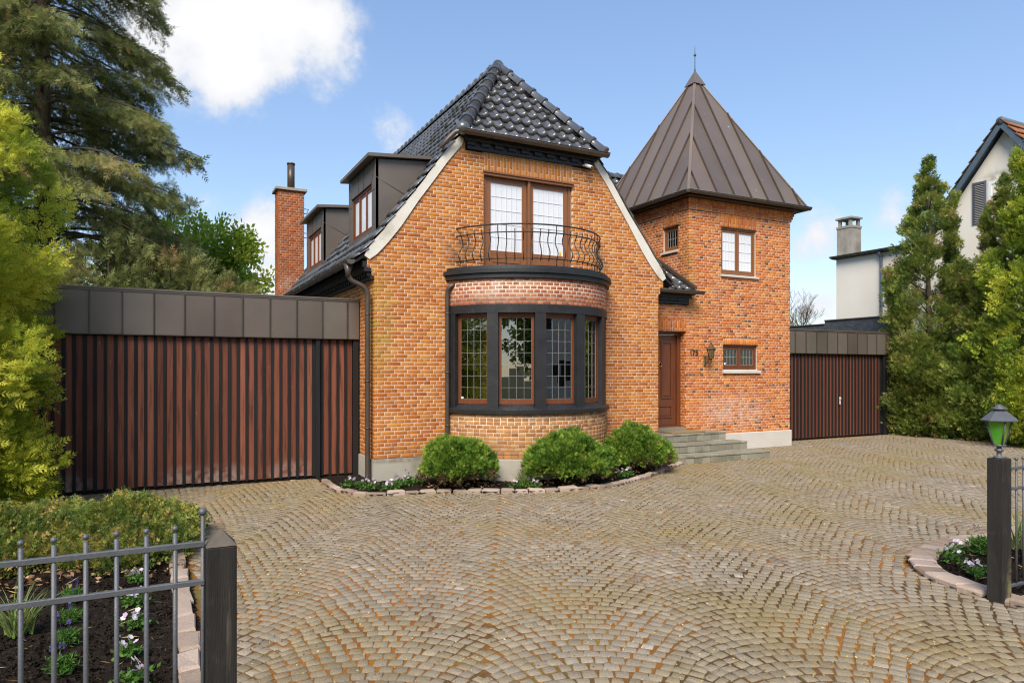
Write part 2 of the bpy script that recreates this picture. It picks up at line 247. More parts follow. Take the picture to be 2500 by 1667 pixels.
zone(M['render_white'], (.20, .16, .13), (20, -.05, 8.3), (.5, .42, 1.0), .85, 5, .38, .55)
zone(M['render_white'], (.30, .26, .21), (20, .4, 7.95), (.5, 1.0, .35), .7, 6)
zone(M['mortar'], (.40, .29, .21), (0, 8.2, 5), (1.4, 1.6, 3.2), .9, 5, .2, .45)
zone(M['brick_red'], (.24, .070, .032), (0, 8.2, 5), (1.4, 1.6, 3.2), .75, 5, .3, .6)
zone(M['brick_red'], (.46, .33, .26), (.1, 8.0, 4.3), (.7, .8, .35), .6, 8)
# ------------------------------------------------------------------ helpers
def tag(o, label=None, cat=None, group=None, kind=None):
    if label: o['label'] = label
    if cat: o['category'] = cat
    if group: o['group'] = group
    if kind: o['kind'] = kind
    return o
WM = {}
def adopt(o, parent):
    if parent is not None:
        o.parent = parent
        o.matrix_parent_inverse = WM.get(parent.as_pointer(), Matrix()).inverted()
    return o
def empty(name, loc, label=None, cat=None, group=None, rz=0.):
    o = bpy.data.objects.new(name, None); col.objects.link(o); o.location = loc; o.rotation_euler = (0, 0, rz); o.empty_display_size = .2
    WM[o.as_pointer()] = Matrix.Translation(loc) @ Matrix.Rotation(rz, 4, 'Z')
    return tag(o, label, cat, group)
def new_obj(name, me, parent=None):
    o = bpy.data.objects.new(name, me); col.objects.link(o); return adopt(o, parent)
def np_mesh(name, V, Q, mats, rnd=None, mi=None, smooth=False):
    """V (n,3); Q (m,4) quads (or (m,3) triangles)."""
    V = np.asarray(V, dtype=np.float32); Q = np.asarray(Q, dtype=np.int32); k = Q.shape[1]; m = len(Q)
    me = bpy.data.meshes.new(name); me.vertices.add(len(V)); me.vertices.foreach_set('co', V.ravel())
    me.loops.add(m*k); me.loops.foreach_set('vertex_index', Q.ravel())
    me.polygons.add(m); me.polygons.foreach_set('loop_start', np.arange(0, m*k, k, dtype=np.int32))
    try: me.polygons.foreach_set('loop_total', np.full(m, k, dtype=np.int32))
    except Exception: pass
    for x in mats: me.materials.append(x)
    if mi is not None: me.polygons.foreach_set('material_index', np.asarray(mi, dtype=np.int32))
    if smooth: me.polygons.foreach_set('use_smooth', np.ones(m, dtype=bool))
    me.update(calc_edges=True)
    if rnd is not None:
        a = me.attributes.new('rnd', 'FLOAT', 'FACE'); a.data.foreach_set('value', np.asarray(rnd, dtype=np.float32))
    return me
class MB:
    def __init__(s): s.v = []; s.f = []; s.r = []; s.mi = []; s.cur = 0; s.rv = .5; s.sm = []; s.smooth = False
    def add(s, vs, fs):
        b = len(s.v); s.v += [tuple(p) for p in vs]
        for f in fs: s.f.append(tuple(b+i for i in f)); s.r.append(s.rv); s.mi.append(s.cur); s.sm.append(s.smooth)
        return s
    def box(s, x0, x1, y0, y1, z0, z1):
        return s.add([(x0, y0, z0), (x1, y0, z0), (x1, y1, z0), (x0, y1, z0), (x0, y0, z1), (x1, y0, z1), (x1, y1, z1), (x0, y1, z1)],
                     [(0, 3, 2, 1), (4, 5, 6, 7), (0, 1, 5, 4), (1, 2, 6, 5), (2, 3, 7, 6), (3, 0, 4, 7)])
    def bbox(s, x0, x1, y0, y1, z0, z1, c=.006):
        """box with chamfered vertical and top edges"""
        def ring(i, z): return [(x0+i, y0+i, z), (x1-i, y0+i, z), (x1-i, y1-i, z), (x0+i, y1-i, z)]
        def oct_(z, cc): return [(x0+cc, y0, z), (x1-cc, y0, z), (x1, y0+cc, z), (x1, y1-cc, z), (x1-cc, y1, z), (x0+cc, y1, z), (x0, y1-cc, z), (x0, y0+cc, z)]
        vs = oct_(z0, c)+oct_(z1-c, c)+[(x0+c, y0+c, z1), (x1-c, y0+c, z1), (x1-c, y0+c, z1), (x1-c, y1-c, z1), (x1-c, y1-c, z1), (x0+c, y1-c, z1), (x0+c, y1-c, z1), (x0+c, y0+c, z1)]
        fs = [tuple(range(7, -1, -1))]+[(i, (i+1) % 8, 8+(i+1) % 8, 8+i) for i in range(8)]
        vs = vs[:16]+[(x0+c, y0+c, z1), (x1-c, y0+c, z1), (x1-c, y1-c, z1), (x0+c, y1-c, z1)]
        fs += [(8, 9, 17, 16), (9, 10, 17), (10, 11, 18, 17), (11, 12, 18), (12, 13, 19, 18), (13, 14, 19), (14, 15, 16, 19), (15, 8, 16), (16, 17, 18, 19)]
        return s.add(vs, fs)
    def obox(s, c, ax, ay, az):
        """oriented box: centre and half-axis vectors"""
        c, ax, ay, az = map(Vector, (c, ax, ay, az)); vs = []
        for k in (-1, 1):
            for (i, j) in ((-1, -1), (1, -1), (1, 1), (-1, 1)): vs.append(c+ax*i+ay*j+az*k)
        return s.add(vs, [(0, 3, 2, 1), (4, 5, 6, 7), (0, 1, 5, 4), (1, 2, 6, 5), (2, 3, 7, 6), (3, 0, 4, 7)])
    def prism(s, poly, d):
        """closed 3D polygon extruded by vector d"""
        n = len(poly); d = Vector(d); vs = [Vector(p) for p in poly]+[Vector(p)+d for p in poly]
        return s.add(vs, [tuple(range(n-1, -1, -1)), tuple(range(n, 2*n))]+[(i, (i+1) % n, n+(i+1) % n, n+i) for i in range(n)])
    def tube(s, pts, r, n=10, cap=True, closed=False):
        pts = [Vector(p) for p in pts]; m = len(pts); rs = r if hasattr(r, '__len__') else [r]*m
        up = None; rings = []
        for i, p in enumerate(pts):
            if closed: t = (pts[(i+1) % m]-pts[i-1]).normalized()
            else: t = (pts[min(i+1, m-1)]-pts[max(i-1, 0)]).normalized()
            if up is None: up = Vector((0, 0, 1)) if abs(t.z) < .9 else Vector((1, 0, 0))
            a = t.cross(up).normalized(); b = a.cross(t).normalized(); up = b
            rings.append([p+(a*math.cos(2*math.pi*k/n)+b*math.sin(2*math.pi*k/n))*rs[i] for k in range(n)])
        vs = [q for ring in rings for q in ring]; fs = []
        for i in range(m if closed else m-1):
            j = (i+1) % m
            for k in range(n): fs.append((i*n+k, i*n+(k+1) % n, j*n+(k+1) % n, j*n+k))
        if cap and not closed: fs += [tuple(range(n-1, -1, -1)), tuple((m-1)*n+k for k in range(n))]
        o = s.smooth; s.smooth = True; s.add(vs, fs); s.smooth = o; return s
    def lathe(s, prof, c, n=16, cap=True, a0=0., smooth=True):
        c = Vector(c); vs = []; fs = []; m = len(prof)
        for (r, z) in prof:
            for k in range(n): vs.append(c+Vector((r*math.cos(a0+2*math.pi*k/n), r*math.sin(a0+2*math.pi*k/n), z)))
        for i in range(m-1):
            for k in range(n): fs.append((i*n+k, i*n+(k+1) % n, (i+1)*n+(k+1) % n, (i+1)*n+k))
        if cap: fs += [tuple(range(n-1, -1, -1)), tuple((m-1)*n+k for k in range(n))]
        o = s.smooth; s.smooth = smooth; s.add(vs, fs); s.smooth = o; return s
    def sweep_arc(s, cx, cy, prof, t0, t1, n=40, close=True):
        """profile of (radius, z) swept round a vertical axis between angles measured from -Y"""
        vs = []; fs = []; m = len(prof)
        for i in range(n+1):
            t = t0+(t1-t0)*i/n
            for (r, z) in prof: vs.append((cx+r*math.sin(t), cy-r*math.cos(t), z))
        for i in range(n):
            for k in range(m if close else m-1): fs.append((i*m+k, (i+1)*m+k, (i+1)*m+(k+1) % m, i*m+(k+1) % m))
        if close: fs += [tuple(range(m)), tuple(n*m+k for k in range(m-1, -1, -1))]
        return s.add(vs, fs)
    def build(s, name, mats, parent=None):
        if not isinstance(mats, (list, tuple)): mats = [mats]
        me = bpy.data.meshes.new(name); me.from_pydata(s.v, [], s.f)
        for x in mats: me.materials.append(x)
        me.polygons.foreach_set('material_index', s.mi); me.polygons.foreach_set('use_smooth', s.sm)
        a = me.attributes.new('rnd', 'FLOAT', 'FACE'); a.data.foreach_set('value', s.r)
        bm = bmesh.new(); bm.from_mesh(me); bmesh.ops.recalc_face_normals(bm, faces=bm.faces); bm.to_mesh(me); bm.free()
        me.update(); return new_obj(name, me, parent)
def one(name, mat, parent, fn, rv=.5):
    m = MB(); m.rv = rv; fn(m); return m.build(name, mat, parent)

# -- pieces: chamfered blocks (bricks, setts) given centre of face, axes and size
PQ = np.array([(0, 1, 5, 4), (1, 2, 6, 5), (2, 3, 7, 6), (3, 0, 4, 7), (4, 5, 9, 8), (5, 6, 10, 9), (6, 7, 11, 10), (7, 4, 8, 11), (8, 9, 10, 11)], dtype=np.int32)
SG = np.array([(-1, -1), (1, -1), (1, 1), (-1, 1)], dtype=float)
def piece_local(n, hl, hw, depth, ch, jit, jn, dome=0.):
    """local verts (n,12,3): x length, y width, z out of the face"""
    hl = np.broadcast_to(hl, n).astype(float); hw = np.broadcast_to(hw, n).astype(float)
    cj = rng.normal(0, 1, (n, 4, 2))*jit; zt = rng.normal(0, 1, (n, 1))*jn; tilt = rng.normal(0, 1, (n, 4))*jn*.5
    base = SG[None]*np.stack([hl, hw], 1)[:, None]+cj
    V = np.zeros((n, 12, 3)); V[:, 0:4, :2] = base; V[:, 0:4, 2] = -depth
    V[:, 4:8, :2] = base; V[:, 4:8, 2] = zt+tilt-ch*.8-dome
    inn = base-np.sign(base)*ch; V[:, 8:12, :2] = inn; V[:, 8:12, 2] = zt+tilt
    return V
def place(V, C, ex, ey, ez):
    C = np.asarray(C, float); return C[:, None, :]+V[..., 0:1]*ex[:, None, :]+V[..., 1:2]*ey[:, None, :]+V[..., 2:3]*ez[:, None, :]
class Pieces:
    """collects blocks, then emits the ones that show largest as objects of their own and the rest as one mesh"""
    def __init__(s): s.d = []
    def add(s, c, ex, ey, ez, hl, hw, mi, rnd, parent_key=None): s.d.append((c, ex, ey, ez, hl, hw, mi, rnd, parent_key))

def quads_mesh(name, V, mats, rnd, mi=None):
    n = len(V); Q = (PQ[None]+np.arange(n)[:, None, None]*12).reshape(-1, 4)
    return np_mesh(name, V.reshape(-1, 3), Q, mats, np.repeat(rnd, 9), None if mi is None else np.repeat(mi, 9))

# ------------------------------------------------------------------ ground sheet
ground = one('ground', M['ground'], None, lambda m: m.add([(-400, -400, -.12), (400, -400, -.12), (400, 600, -.12), (-400, 600, -.12)], [(0, 1, 2, 3)]))
tag(ground, 'rough grassy ground beyond the paved court', 'ground', kind='structure')

# ------------------------------------------------------------------ the brick house
house = empty('brick_house', (3.1, 4, 0), 'orange brick house with steep black tiled roof, bowed bay window and square copper-roofed turret', 'house')
CH = .0667; BH = .0556; ST = .2285; HD = .1085; J = .0115
BR = Pieces()
MIX = {'brick': 0, 'brick_red': 1, 'brick_bay': 2, 'brick_bay2': 3}
core = {}          # wall name -> MB of the mortar core
def wall_core(k):
    if k not in core: core[k] = MB()
    return core[k]
def subtract(iv, cuts):
    for (a, b) in cuts:
        nv = []
        for (p, q) in iv:
            if b <= p or a >= q: nv.append((p, q)); continue
            if a > p: nv.append((p, a))
            if b < q: nv.append((b, q))
        iv = nv
    return iv
def brick_wall(key, org, ex, ey_out, z0, z1, ivf, mi, thick=.25, i0=0, corner_rnd=None, rlo=0., rhi=1., dark=0.):
    """courses from z0 to z1; ivf(zmid) gives the runs along ex; faces lie in the plane through org with outward normal ey_out"""
    org = np.array(org, float); ex = np.array(ex, float); nrm = np.array(ey_out, float); up = np.array((0, 0, 1.))
    nrow = int(round((z1-z0)/CH)); m = wall_core(key)
    for i in range(nrow):
        zc = z0+(i+.5)*CH
        for (a, b) in ivf(zc):
            if b-a < .03: continue
            # mortar core of this course
            c0 = org+ex*(a+.009)-nrm*.005; c1 = org+ex*(b-.009)-nrm*.005
            p = [c0, c1, c1-nrm*thick, c0-nrm*thick]
            zz0 = z0+i*CH; zz1 = zz0+CH
            m.add([(q[0], q[1], zz) for zz in (zz0, zz1) for q in p], [(0, 1, 5, 4), (1, 2, 6, 5), (2, 3, 7, 6), (3, 0, 4, 7), (0, 3, 2, 1), (4, 5, 6, 7)])
            stretch = (i+i0) % 2 == 0
            unit = (ST if stretch else HD)+J
            off = (0.0 if ((i+i0)//2) % 2 == 0 else .12) if stretch else .06
            k = math.floor((a-off)/unit)-1
            while True:
                s0 = off+k*unit; s1 = s0+unit-J; k += 1
                if s0 > b: break
                s0 = max(s0, a+.001); s1 = min(s1, b-.001)
                if s1-s0 < .018: continue
                c = org+ex*((s0+s1)/2); r = rlo+(rhi-rlo)*random.random()
                if dark and not stretch and random.random() < dark: r = random.random()*.12
                elif dark: r = .16+.84*r
                BR.add((c[0], c[1], zc), ex, up, nrm, (s1-s0)/2, BH/2, mi, r)
def soldier(org, ex, nrm, a, b, z0, h, mi, split=True, rlo=.1, rhi=1.):
    org = np.array(org, float); ex = np.array(ex, float); nrm = np.array(nrm, float); up = np.array((0, 0, 1.))
    n = int(round((b-a)/CH)); p = (b-a)/n
    for i in range(n):
        x = a+(i+.5)*p; c = org+ex*x
        segs = [(0, h)] if not split else ([(0, ST*.98), (ST*.98+J, h)] if i % 2 else [(0, h-ST*.98-J), (h-ST*.98, h)])
        for (s, e) in segs:
            if e-s < .03: continue
            BR.add((c[0], c[1], z0+(s+e)/2), up, -ex, nrm, (e-s)/2, (p-J)/2, mi, rlo+(rhi-rlo)*random.random())

# gable outline
GC = 3.075
VIN = [(-.13, 3.84), (.03, 3.96), (.21, 4.16), (.46, 4.48), (.77, 4.95), (1.07, 5.36), (1.34, 5.74), (1.65, 6.12)]
VOUT = [(-.18, 3.90), (-.03, 4.12), (.15, 4.33), (.33, 4.58), (.58, 4.89), (.84, 5.22), (1.05, 5.52), (1.30, 5.87), (1.60, 6.20)]
vin_x = lambda z: float(np.interp(z, [p[1] for p in VIN], [p[0] for p in VIN]))
def gable_iv(z):
    if z > 5.96: return subtract([(vin_x(z), 1.70), (4.46, 2*GC-vin_x(z))], [])
    a = 0. if z < 3.54 else -.05 if z < 3.68 else -.13 if z < 3.86 else vin_x(z)
    cuts = []
    if 3.70 < z < 5.95: cuts.append((2.07, 3.99))
    if z < 3.70: cuts.append((1.40, 4.70))
    return subtract([(a, 2*GC-a)], cuts)
brick_wall('gable_wall', (0, 0, 0), (1, 0, 0), (0, -1, 0), .42, 6.17, gable_iv, 0)
soldier((0, 0, 0), (1, 0, 0), (0, -1, 0), 2.075, 3.985, 5.625, .335, 0, rlo=.3)
wall_core('gable_wall').box(2.06, 4.0, .006, .26, 5.63, 5.98)
# side wall facing the garage roof
brick_wall('side_wall', (0, 0, 0), (0, -1, 0), (-1, 0, 0), .42, 3.55, lambda z: [(-.97, -.010)] if z < 3.15 else [(-8.3, -.010)], 0, rlo=.0, rhi=.8)
one('side_wall_base', M['mortar'], house, lambda m: m.box(.02, .25, .97, 8.6, 0, 3.14))
one('rear_wall', M['mortar'], house, lambda m: m.box(.1, 6.0, 8.45, 8.65, 0, 4.0))
one('side_wall', M['mortar'], house, lambda m: m.box(5.88, 6.14, .27, 8.6, 0, 3.98))
# bay
BX, BY, BRD, BP = 3.05, .64, 1.81, .4653
TE = math.acos(BY/BRD)  # angle where the bow meets the wall
bay = MB()
bay.smooth = True
for (z0, z1) in ((.39, 1.19), (3.07, 3.56)):
    bay = MB(); bay.smooth = True
    bay.sweep_arc(BX, BY, [(BRD-.005, z0), (BRD-.005, z1), (BRD-.2, z1), (BRD-.2, z0)], -TE, TE, 48)
    bay.smooth = False
    bc_ = bay.build('bay_wall', M['mortar'], house)
    if z0 < 1: bay_core = bc_
def bay_rows(z0, z1, unit, mi, rlo, rhi, mixed=False):
    nrow = int(round((z1-z0)/CH)); hh = (z1-z0)/nrow
    for i in range(nrow):
        s = -TE*BRD+.012+((i % 2)*.5*unit); zc = z0+(i+.5)*hh
        if i % 2: s -= .5*unit
        off = 0 if i % 2 == 0 else unit*.5
        s = -TE*BRD+.005-off
        while s < TE*BRD-.03:
            ln = unit
            if mixed and random.random() < .12: ln = unit*1.5
            s0 = max(s, -TE*BRD+.003); s1 = min(s+ln-J, TE*BRD-.003)
            if s1-s0 > .03:
                t = (s0+s1)/2/BRD; n = np.array((math.sin(t), -math.cos(t), 0)); e = np.array((math.cos(t), math.sin(t), 0))
                BR.add((BX+BRD*n[0], BY+BRD*n[1], zc), e, np.array((0, 0, 1.)), n, (s1-s0)/2-(.004 if mi == 2 else 0), BH/2-(.004 if mi == 2 else 0), mi, rlo+(rhi-rlo)*random.random())
            s += ln
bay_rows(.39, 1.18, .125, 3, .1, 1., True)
bay_rows(3.085, 3.55, .122, 2, 0., .9)
one('bay_plinth', M['plinth'], house, lambda m: m.sweep_arc(BX, BY, [(BRD+.018, -.1), (BRD+.018, .385), (BRD+.006, .395), (BRD-.2, .395), (BRD-.2, -.1)], -TE, TE, 48))
bc = MB()
for prof in ([(BRD+.055, 3.55), (BRD+.055, 3.632), (BRD-.3, 3.632), (BRD-.3, 3.55)], [(BRD+.095, 3.634), (BRD+.095, 3.70), (BRD-.3, 3.70), (BRD-.3, 3.634)], [(BRD+.035, 3.702), (BRD+.03, 3.765), (.02, 3.765), (.02, 3.702)]):
    r = prof[0][0]; te = math.acos(BY/r)-.004; bc.sweep_arc(BX, BY, prof, -te, te, 56)
bc.build('balcony_slab', M['black'], house)
bs = MB()
te = math.acos(BY/(BRD+.055))-.004
bs.sweep_arc(BX, BY, [(BRD+.055, 1.18), (BRD+.06, 1.245), (BRD-.13, 1.36), (BRD-.22, 1.36), (BRD-.22, 1.18)], -te, te, 56)
bs.build('bay_sill', M['black'], house)
one('bay_lintel', M['black'], house, lambda m: m.sweep_arc(BX, BY, [(BRD+.012, 2.945), (BRD+.015, 3.085), (BRD-.2, 3.085), (BRD-.2, 2.945)], -TE, TE, 48))
for k in range(6):
    t = (k-2.5)*BP; hw = .098
    if k in (0, 5): t = math.copysign(TE-.045, t)
    n = Vector((math.sin(t), -math.cos(t), 0)); e = Vector((math.cos(t), math.sin(t), 0))
    m = MB(); c = Vector((BX, BY, 0))+n*(BRD-.11)
    m.obox((c.x, c.y, 2.08), e*hw, n*.115, Vector((0, 0, .87)))
    m.build('bay_mullion', M['black'], house)

def leaded(parent, o, ex, up, nrm, w, h, nc, nr, gl, lead, tilt=.003, lw=.0045, edge=.009):
    """leaded light: nc x nr panes of glass, each its own object, with lead between; o = lower left corner"""
    o, ex, up, nrm = map(Vector, (o, ex, up, nrm))
    pw, ph = w/nc, h/nr
    m = MB()
    m.add([(-.5, -.5, 0), (.5, -.5, 0), (.5, .5, 0), (-.5, .5, 0)], [(0, 1, 2, 3)])
    me = bpy.data.meshes.new('pane'); me.from_pydata(m.v, [], m.f); me.materials.append(gl)
    for i in range(nc):
        for j in range(nr):
            c = o+ex*(i+.5)*pw+up*(j+.5)*ph
            n2 = (nrm+ex*random.gauss(0, tilt)+up*random.gauss(0, tilt)).normalized(); e2 = up.cross(n2).normalized(); u2 = n2.cross(e2)
            if e2.dot(ex) < 0: e2 = -e2
            q = bpy.data.objects.new('pane', me); col.objects.link(q)
            q.matrix_world = Matrix(((e2.x*(pw), u2.x*(ph), n2.x, c.x), (e2.y*(pw), u2.y*(ph), n2.y, c.y), (e2.z*(pw), u2.z*(ph), n2.z, c.z), (0, 0, 0, 1)))
            q.parent = parent; q.matrix_parent_inverse = Matrix()
            # parts of the house sit at the world origin, so the house offset is undone once
            q.matrix_parent_inverse = WM.get(parent.as_pointer(), Matrix()).inverted()
    l = MB()
    for i in range(nc+1):
        ww = edge if i in (0, nc) else lw
        l.obox(o+ex*(i*pw)+up*(h/2)+nrm*.004, ex*ww/2, nrm*.005, up*(h/2+.002))
    for j in range(nr+1):
        ww = edge if j in (0, nr) else lw
        l.obox(o+ex*(w/2)+up*(j*ph)+nrm*.004, ex*(w/2), nrm*.0042, up*(ww/2))
    if lead is not None: l.build('lead_came', lead, parent)
def frame_ring(m, o, ex, up, nrm, w, h, t, d):
    """rectangular frame w x h with member width t and depth d (front face at nrm*0)"""
    o, ex, up, nrm = map(Vector, (o, ex, up, nrm)); c = -nrm*d/2
    m.obox(o+ex*t/2+up*h/2+c, ex*t/2, nrm*d/2, up*h/2); m.obox(o+ex*(w-t/2)+up*h/2+c, ex*t/2, nrm*d/2, up*h/2)
    iw = (w-2*t)/2-.0005
    m.obox(o+ex*w/2+up*t/2+c, ex*iw, nrm*(d/2-.001), up*t/2); m.obox(o+ex*w/2+up*(h-t/2)+c, ex*iw, nrm*(d/2-.001), up*t/2)
for k in range(5):
    t = (k-2)*BP; n = Vector((math.sin(t), -math.cos(t), 0)); e = Vector((math.cos(t), math.sin(t), 0)); u = Vector((0, 0, 1))
    w_, h_ = .70, 1.60; rr = BRD*math.cos(BP/2)-.055
    o = Vector((BX, BY, 0))+n*rr-e*w_/2+u*1.345
    m = MB(); frame_ring(m, o, e, u, n, w_, h_, .055, .06); frame_ring(m, o+e*.052+u*.052-n*.012, e, u, n, w_-.104, h_-.104, .035, .04)
    wn = m.build('window', M['teak'], house)
    leaded(wn, o+e*.085+u*.085-n*.03, e, u, n, w_-.17, h_-.17, 4, 7, M['glass'], M['lead'])
    if k == 0:
        m = MB(); m.obox(o+e*.115+u*.105-n*.022, e*.022, n*.001, u*.018); m.build('sticker', M['sticker'], wn)
# rooms behind the glass
one('interior_floor', M['interior'], house, lambda m: m.box(.3, 5.85, .3, 8.4, .35, .45))
one('interior_ceiling', M['interior'], house, lambda m: (m.box(.3, 5.85, .28, 8.4, 3.18, 3.24), m.box(1.75, 4.35, -.6, .279, 3.18, 3.24)))
one('interior_wall', M['interior'], house, lambda m: m.box(.3, 5.85, 4.4, 4.5, .46, 3.17))
# ------ balcony door
m = MB(); o = Vector((2.075, .05, 3.77)); ex = Vector((1, 0, 0)); up = Vector((0, 0, 1)); nm = Vector((0, -1, 0))
frame_ring(m, o, ex, up, nm, 1.91, 1.855, .055, .09)
m.box(2.06, 4.0, -.022, .05, 5.555, 5.60); m.box(2.05, 4.01, -.045, .05, 5.602, 5.632)
m.box(3.005, 3.055, .012, .06, 3.83, 5.55)
bd = m.build('balcony_door', M['teak_light'], house)
for x0 in (2.135, 3.045):
    m = MB(); w_ = .88 if x0 > 3 else .865; o = Vector((x0, .065, 3.83)); m_h = 1.725
    frame_ring(m, o, ex, up, nm, w_, m_h, .10, .05)
    m.box(x0+.10, x0+w_-.10, .068, .11, 3.93, 4.12); m.box(x0+.14, x0+w_-.14, .058, .067, 3.965, 4.085); m.box(x0+.10, x0+w_-.10, .066, .11, 4.12, 4.185)
    lf = m.build('door_leaf', M['teak_light'], bd)
    leaded(bd, Vector((x0+.10, .085, 4.185)), ex, up, nm, w_-.20, 1.27, 6, 5, M['glass_sky_curtain'], M['lead_white'], lw=.005)
one('curtain', M['curtain'], house, lambda m: [m.add([(2.1+i*.045, .20+.015*math.sin(i*1.3), 3.8), (2.145+i*.045, .20+.015*math.sin((i+1)*1.3), 3.8), (2.145+i*.045, .20+.015*math.sin((i+1)*1.3), 5.6), (2.1+i*.045, .20+.015*math.sin(i*1.3), 5.6)], [(0, 1, 2, 3)]) for i in range(41)])
one('door_tag', M['yellow'], house, lambda m: m.box(3.74, 3.78, .074, .080, 4.20, 4.27))
# ------ railing
RB, RY = 1.62, .52          # bow of the railing
RT = math.acos(RY/RB)
rail = MB()
def arcp(t, z, r=RB): return (BX+r*math.sin(t), RY-r*math.cos(t), z)
ts = np.linspace(-RT, RT, 41)
rail.tube([arcp(t, 4.50) for t in ts], .014, 6)
rl = rail.build('balcony_railing', M['iron'], house)
for z in (4.36, 3.90): one('rail', M['iron'], rl, lambda m: m.tube([arcp(t, z) for t in ts], .011, 6))
nb = 26
for i in range(nb):
    t = -RT+.07+(2*RT-.14)*i/(nb-1); tall = i in (5, 6, 12, 13, 19, 20, 25)
    zt = 4.50 if tall else 4.40; zb = 3.77 if tall else 3.86
    pts = []
    for q in np.linspace(0, 1, 14):
        z = zb+(zt-zb)*q; b = 0.
        if 3.90 < z < 4.36:
            s_ = (z-3.90)/.46; b = .055*math.sin(2*math.pi*(s_**.85))*(-1) if True else 0
        pts.append(arcp(t, z, RB-b))
    m = MB(); m.tube(pts, .0095, 6)
    if not tall: m.lathe([(.004, 4.395), (.013, 4.41), (.004, 4.428)], (pts[-1][0], pts[-1][1], 0), 6)
    m.build('bar', M['iron'], rl)
# ------ plinths, verge copings, cornices
one('plinth', M['plinth'], house, lambda m: (m.box(-.025, 1.39, -.022, .2, -.1, .41), m.box(-.025, .2, .2, .97, -.1, .41)))
one('plinth', M['plinth'], house, lambda m: m.box(4.71, 6.17, -.022, .2, -.1, .41))
for sgn in (0, 1):
    f = (lambda x: x) if not sgn else (lambda x: 2*GC-x)
    m = MB(); zz = np.linspace(3.86, 6.17, 26)
    ox = lambda z: float(np.interp(z, [p[1] for p in VOUT], [p[0] for p in VOUT])); 
    for a, b in zip(zz[:-1], zz[1:]):
        ps = [(vin_x(a)+.012, a-.03), (vin_x(b)+.012, b-.03), (ox(b+.01), b+.03), (ox(a+.01), a+.03)]
        m.prism([(f(p[0]), -.026, p[1]) for p in ps], (0, .2, 0))
    m.build('verge_coping', M['coping'], house)
one('cornice', M['black'], house, lambda m: (m.box(1.715, 4.44, -.055, .08, 5.975, 6.035), m.box(1.69, 4.465, -.05, .08, 6.036, 6.10), [m.box(1.70+i*.278, 1.70+i*.278+.17, -.095, -.051, 6.037, 6.10) for i in range(10)], m.box(1.66, 4.50, -.135, .08, 6.102, 6.145), m.box(1.63, 4.53, -.16, .08, 6.147, 6.19)))
one('cornice', M['black'], house, lambda m: (m.box(-.06, .02, .02, 8.3, 3.50, 3.555), m.box(-.05, .02, .02, 8.3, 3.556, 3.63), [m.box(-.105, -.051, .06+i*.16, .06+i*.16+.08, 3.557, 3.63) for i in range(50)], m.box(-.17, .02, .02, 8.3, 3.632, 3.70), m.box(-.20, .02, .02, 8.3, 3.702, 3.80)))
# ------------------------------------------------------------------ roofs
TA = [0, .08, .2, .32, .42, .5, .62, .78, .92, 1.0]
TN = [.012, .036, .050, .042, .022, .004, -.004, -.004, .002, .012]
def tile_local():
    """unit pantile: x across 0..1, y up the slope 0..1, z out"""
    vs = []; fs = []; k = len(TA)
    for (y, dz) in ((0, .012), (0, .034), (.5, .022), (1.12, .004)):
        for a, n in zip(TA, TN): vs.append((a*1.04, y, n+dz if dz != .012 else n+.012))
    for r in range(3):
        for i in range(k-1): fs.append((r*k+i, r*k+i+1, (r+1)*k+i+1, (r+1)*k+i))
    # roll side
    fs.append((0, k, 2*k, 2*k)) if False else None
    return np.array(vs), np.array([f for f in fs if f], dtype=np.int32)
TV, TQ = tile_local()
tile_me = np_mesh('roof_tile', TV, TQ, [M['tile']], np.full(len(TQ), .0), smooth=True)
class Tiles:
    def __init__(s): s.d = []
    def add(s, o, ea, eb, en): s.d.append((np.array(o), np.array(ea), np.array(eb), np.array(en)))
TL = Tiles()
roof = MB()
prof = [(-.36, 3.79), (-.18, 3.93), (.15, 4.345), (.58, 4.905), (1.05, 5.54), (1.60, 6.22), (3.075, 8.26)]
P = np.array(prof); seg = np.hypot(*np.diff(P, axis=0).T); S = np.concatenate([[0], np.cumsum(seg)])
def prof_at(s): return np.array([np.interp(s, S, P[:, 0]), np.interp(s, S, P[:, 1])])
HA = (GC, 1.46, 8.26)  # apex of the half hip
HE = -.20; HZ = 6.20; HX0 = 1.56; HX1 = 2*GC-1.56
YB = 8.6
for mir in (0, 1):
    f = (lambda x: x) if not mir else (lambda x: 2*GC-x)
    for (a, b) in zip(prof[:-1], prof[1:]):
        y0a = .0 if a[1] < 6.21 else 0.; 
        if b[1] > 6.3: vs = [(f(a[0]), 0., a[1]), (f(b[0]), HA[1], b[1]), (f(b[0]), YB, b[1]), (f(a[0]), YB, a[1])]
        else: vs = [(f(a[0]), -.012, a[1]), (f(b[0]), -.012, b[1]), (f(b[0]), YB, b[1]), (f(a[0]), YB, a[1])]
        roof.add(vs, [(0, 1, 2, 3)]); roof.add([(p[0], p[1], p[2]-.06) for p in vs], [(0, 1, 2, 3)])
        roof.add([vs[0], vs[1], (vs[1][0], vs[1][1], vs[1][2]-.06), (vs[0][0], vs[0][1], vs[0][2]-.06)], [(0, 1, 2, 3)])
roof.add([(HX0, HE, HZ), (HX1, HE, HZ), HA], [(0, 1, 2)])
roof.add([(HX0, HE, HZ-.02), (HX1, HE, HZ-.02), (HX1, .1, HZ-.02), (HX0, .1, HZ-.02)], [(0, 1, 2, 3)])
roof.add([(-.3, YB, 3.8), (2*GC+.3, YB, 3.8), (GC, YB, 8.25)], [(0, 1, 2)])
main_roof = roof.build('main_roof', M['deck'], house)
TLN = .305; TW = .232
slen = S[-1]
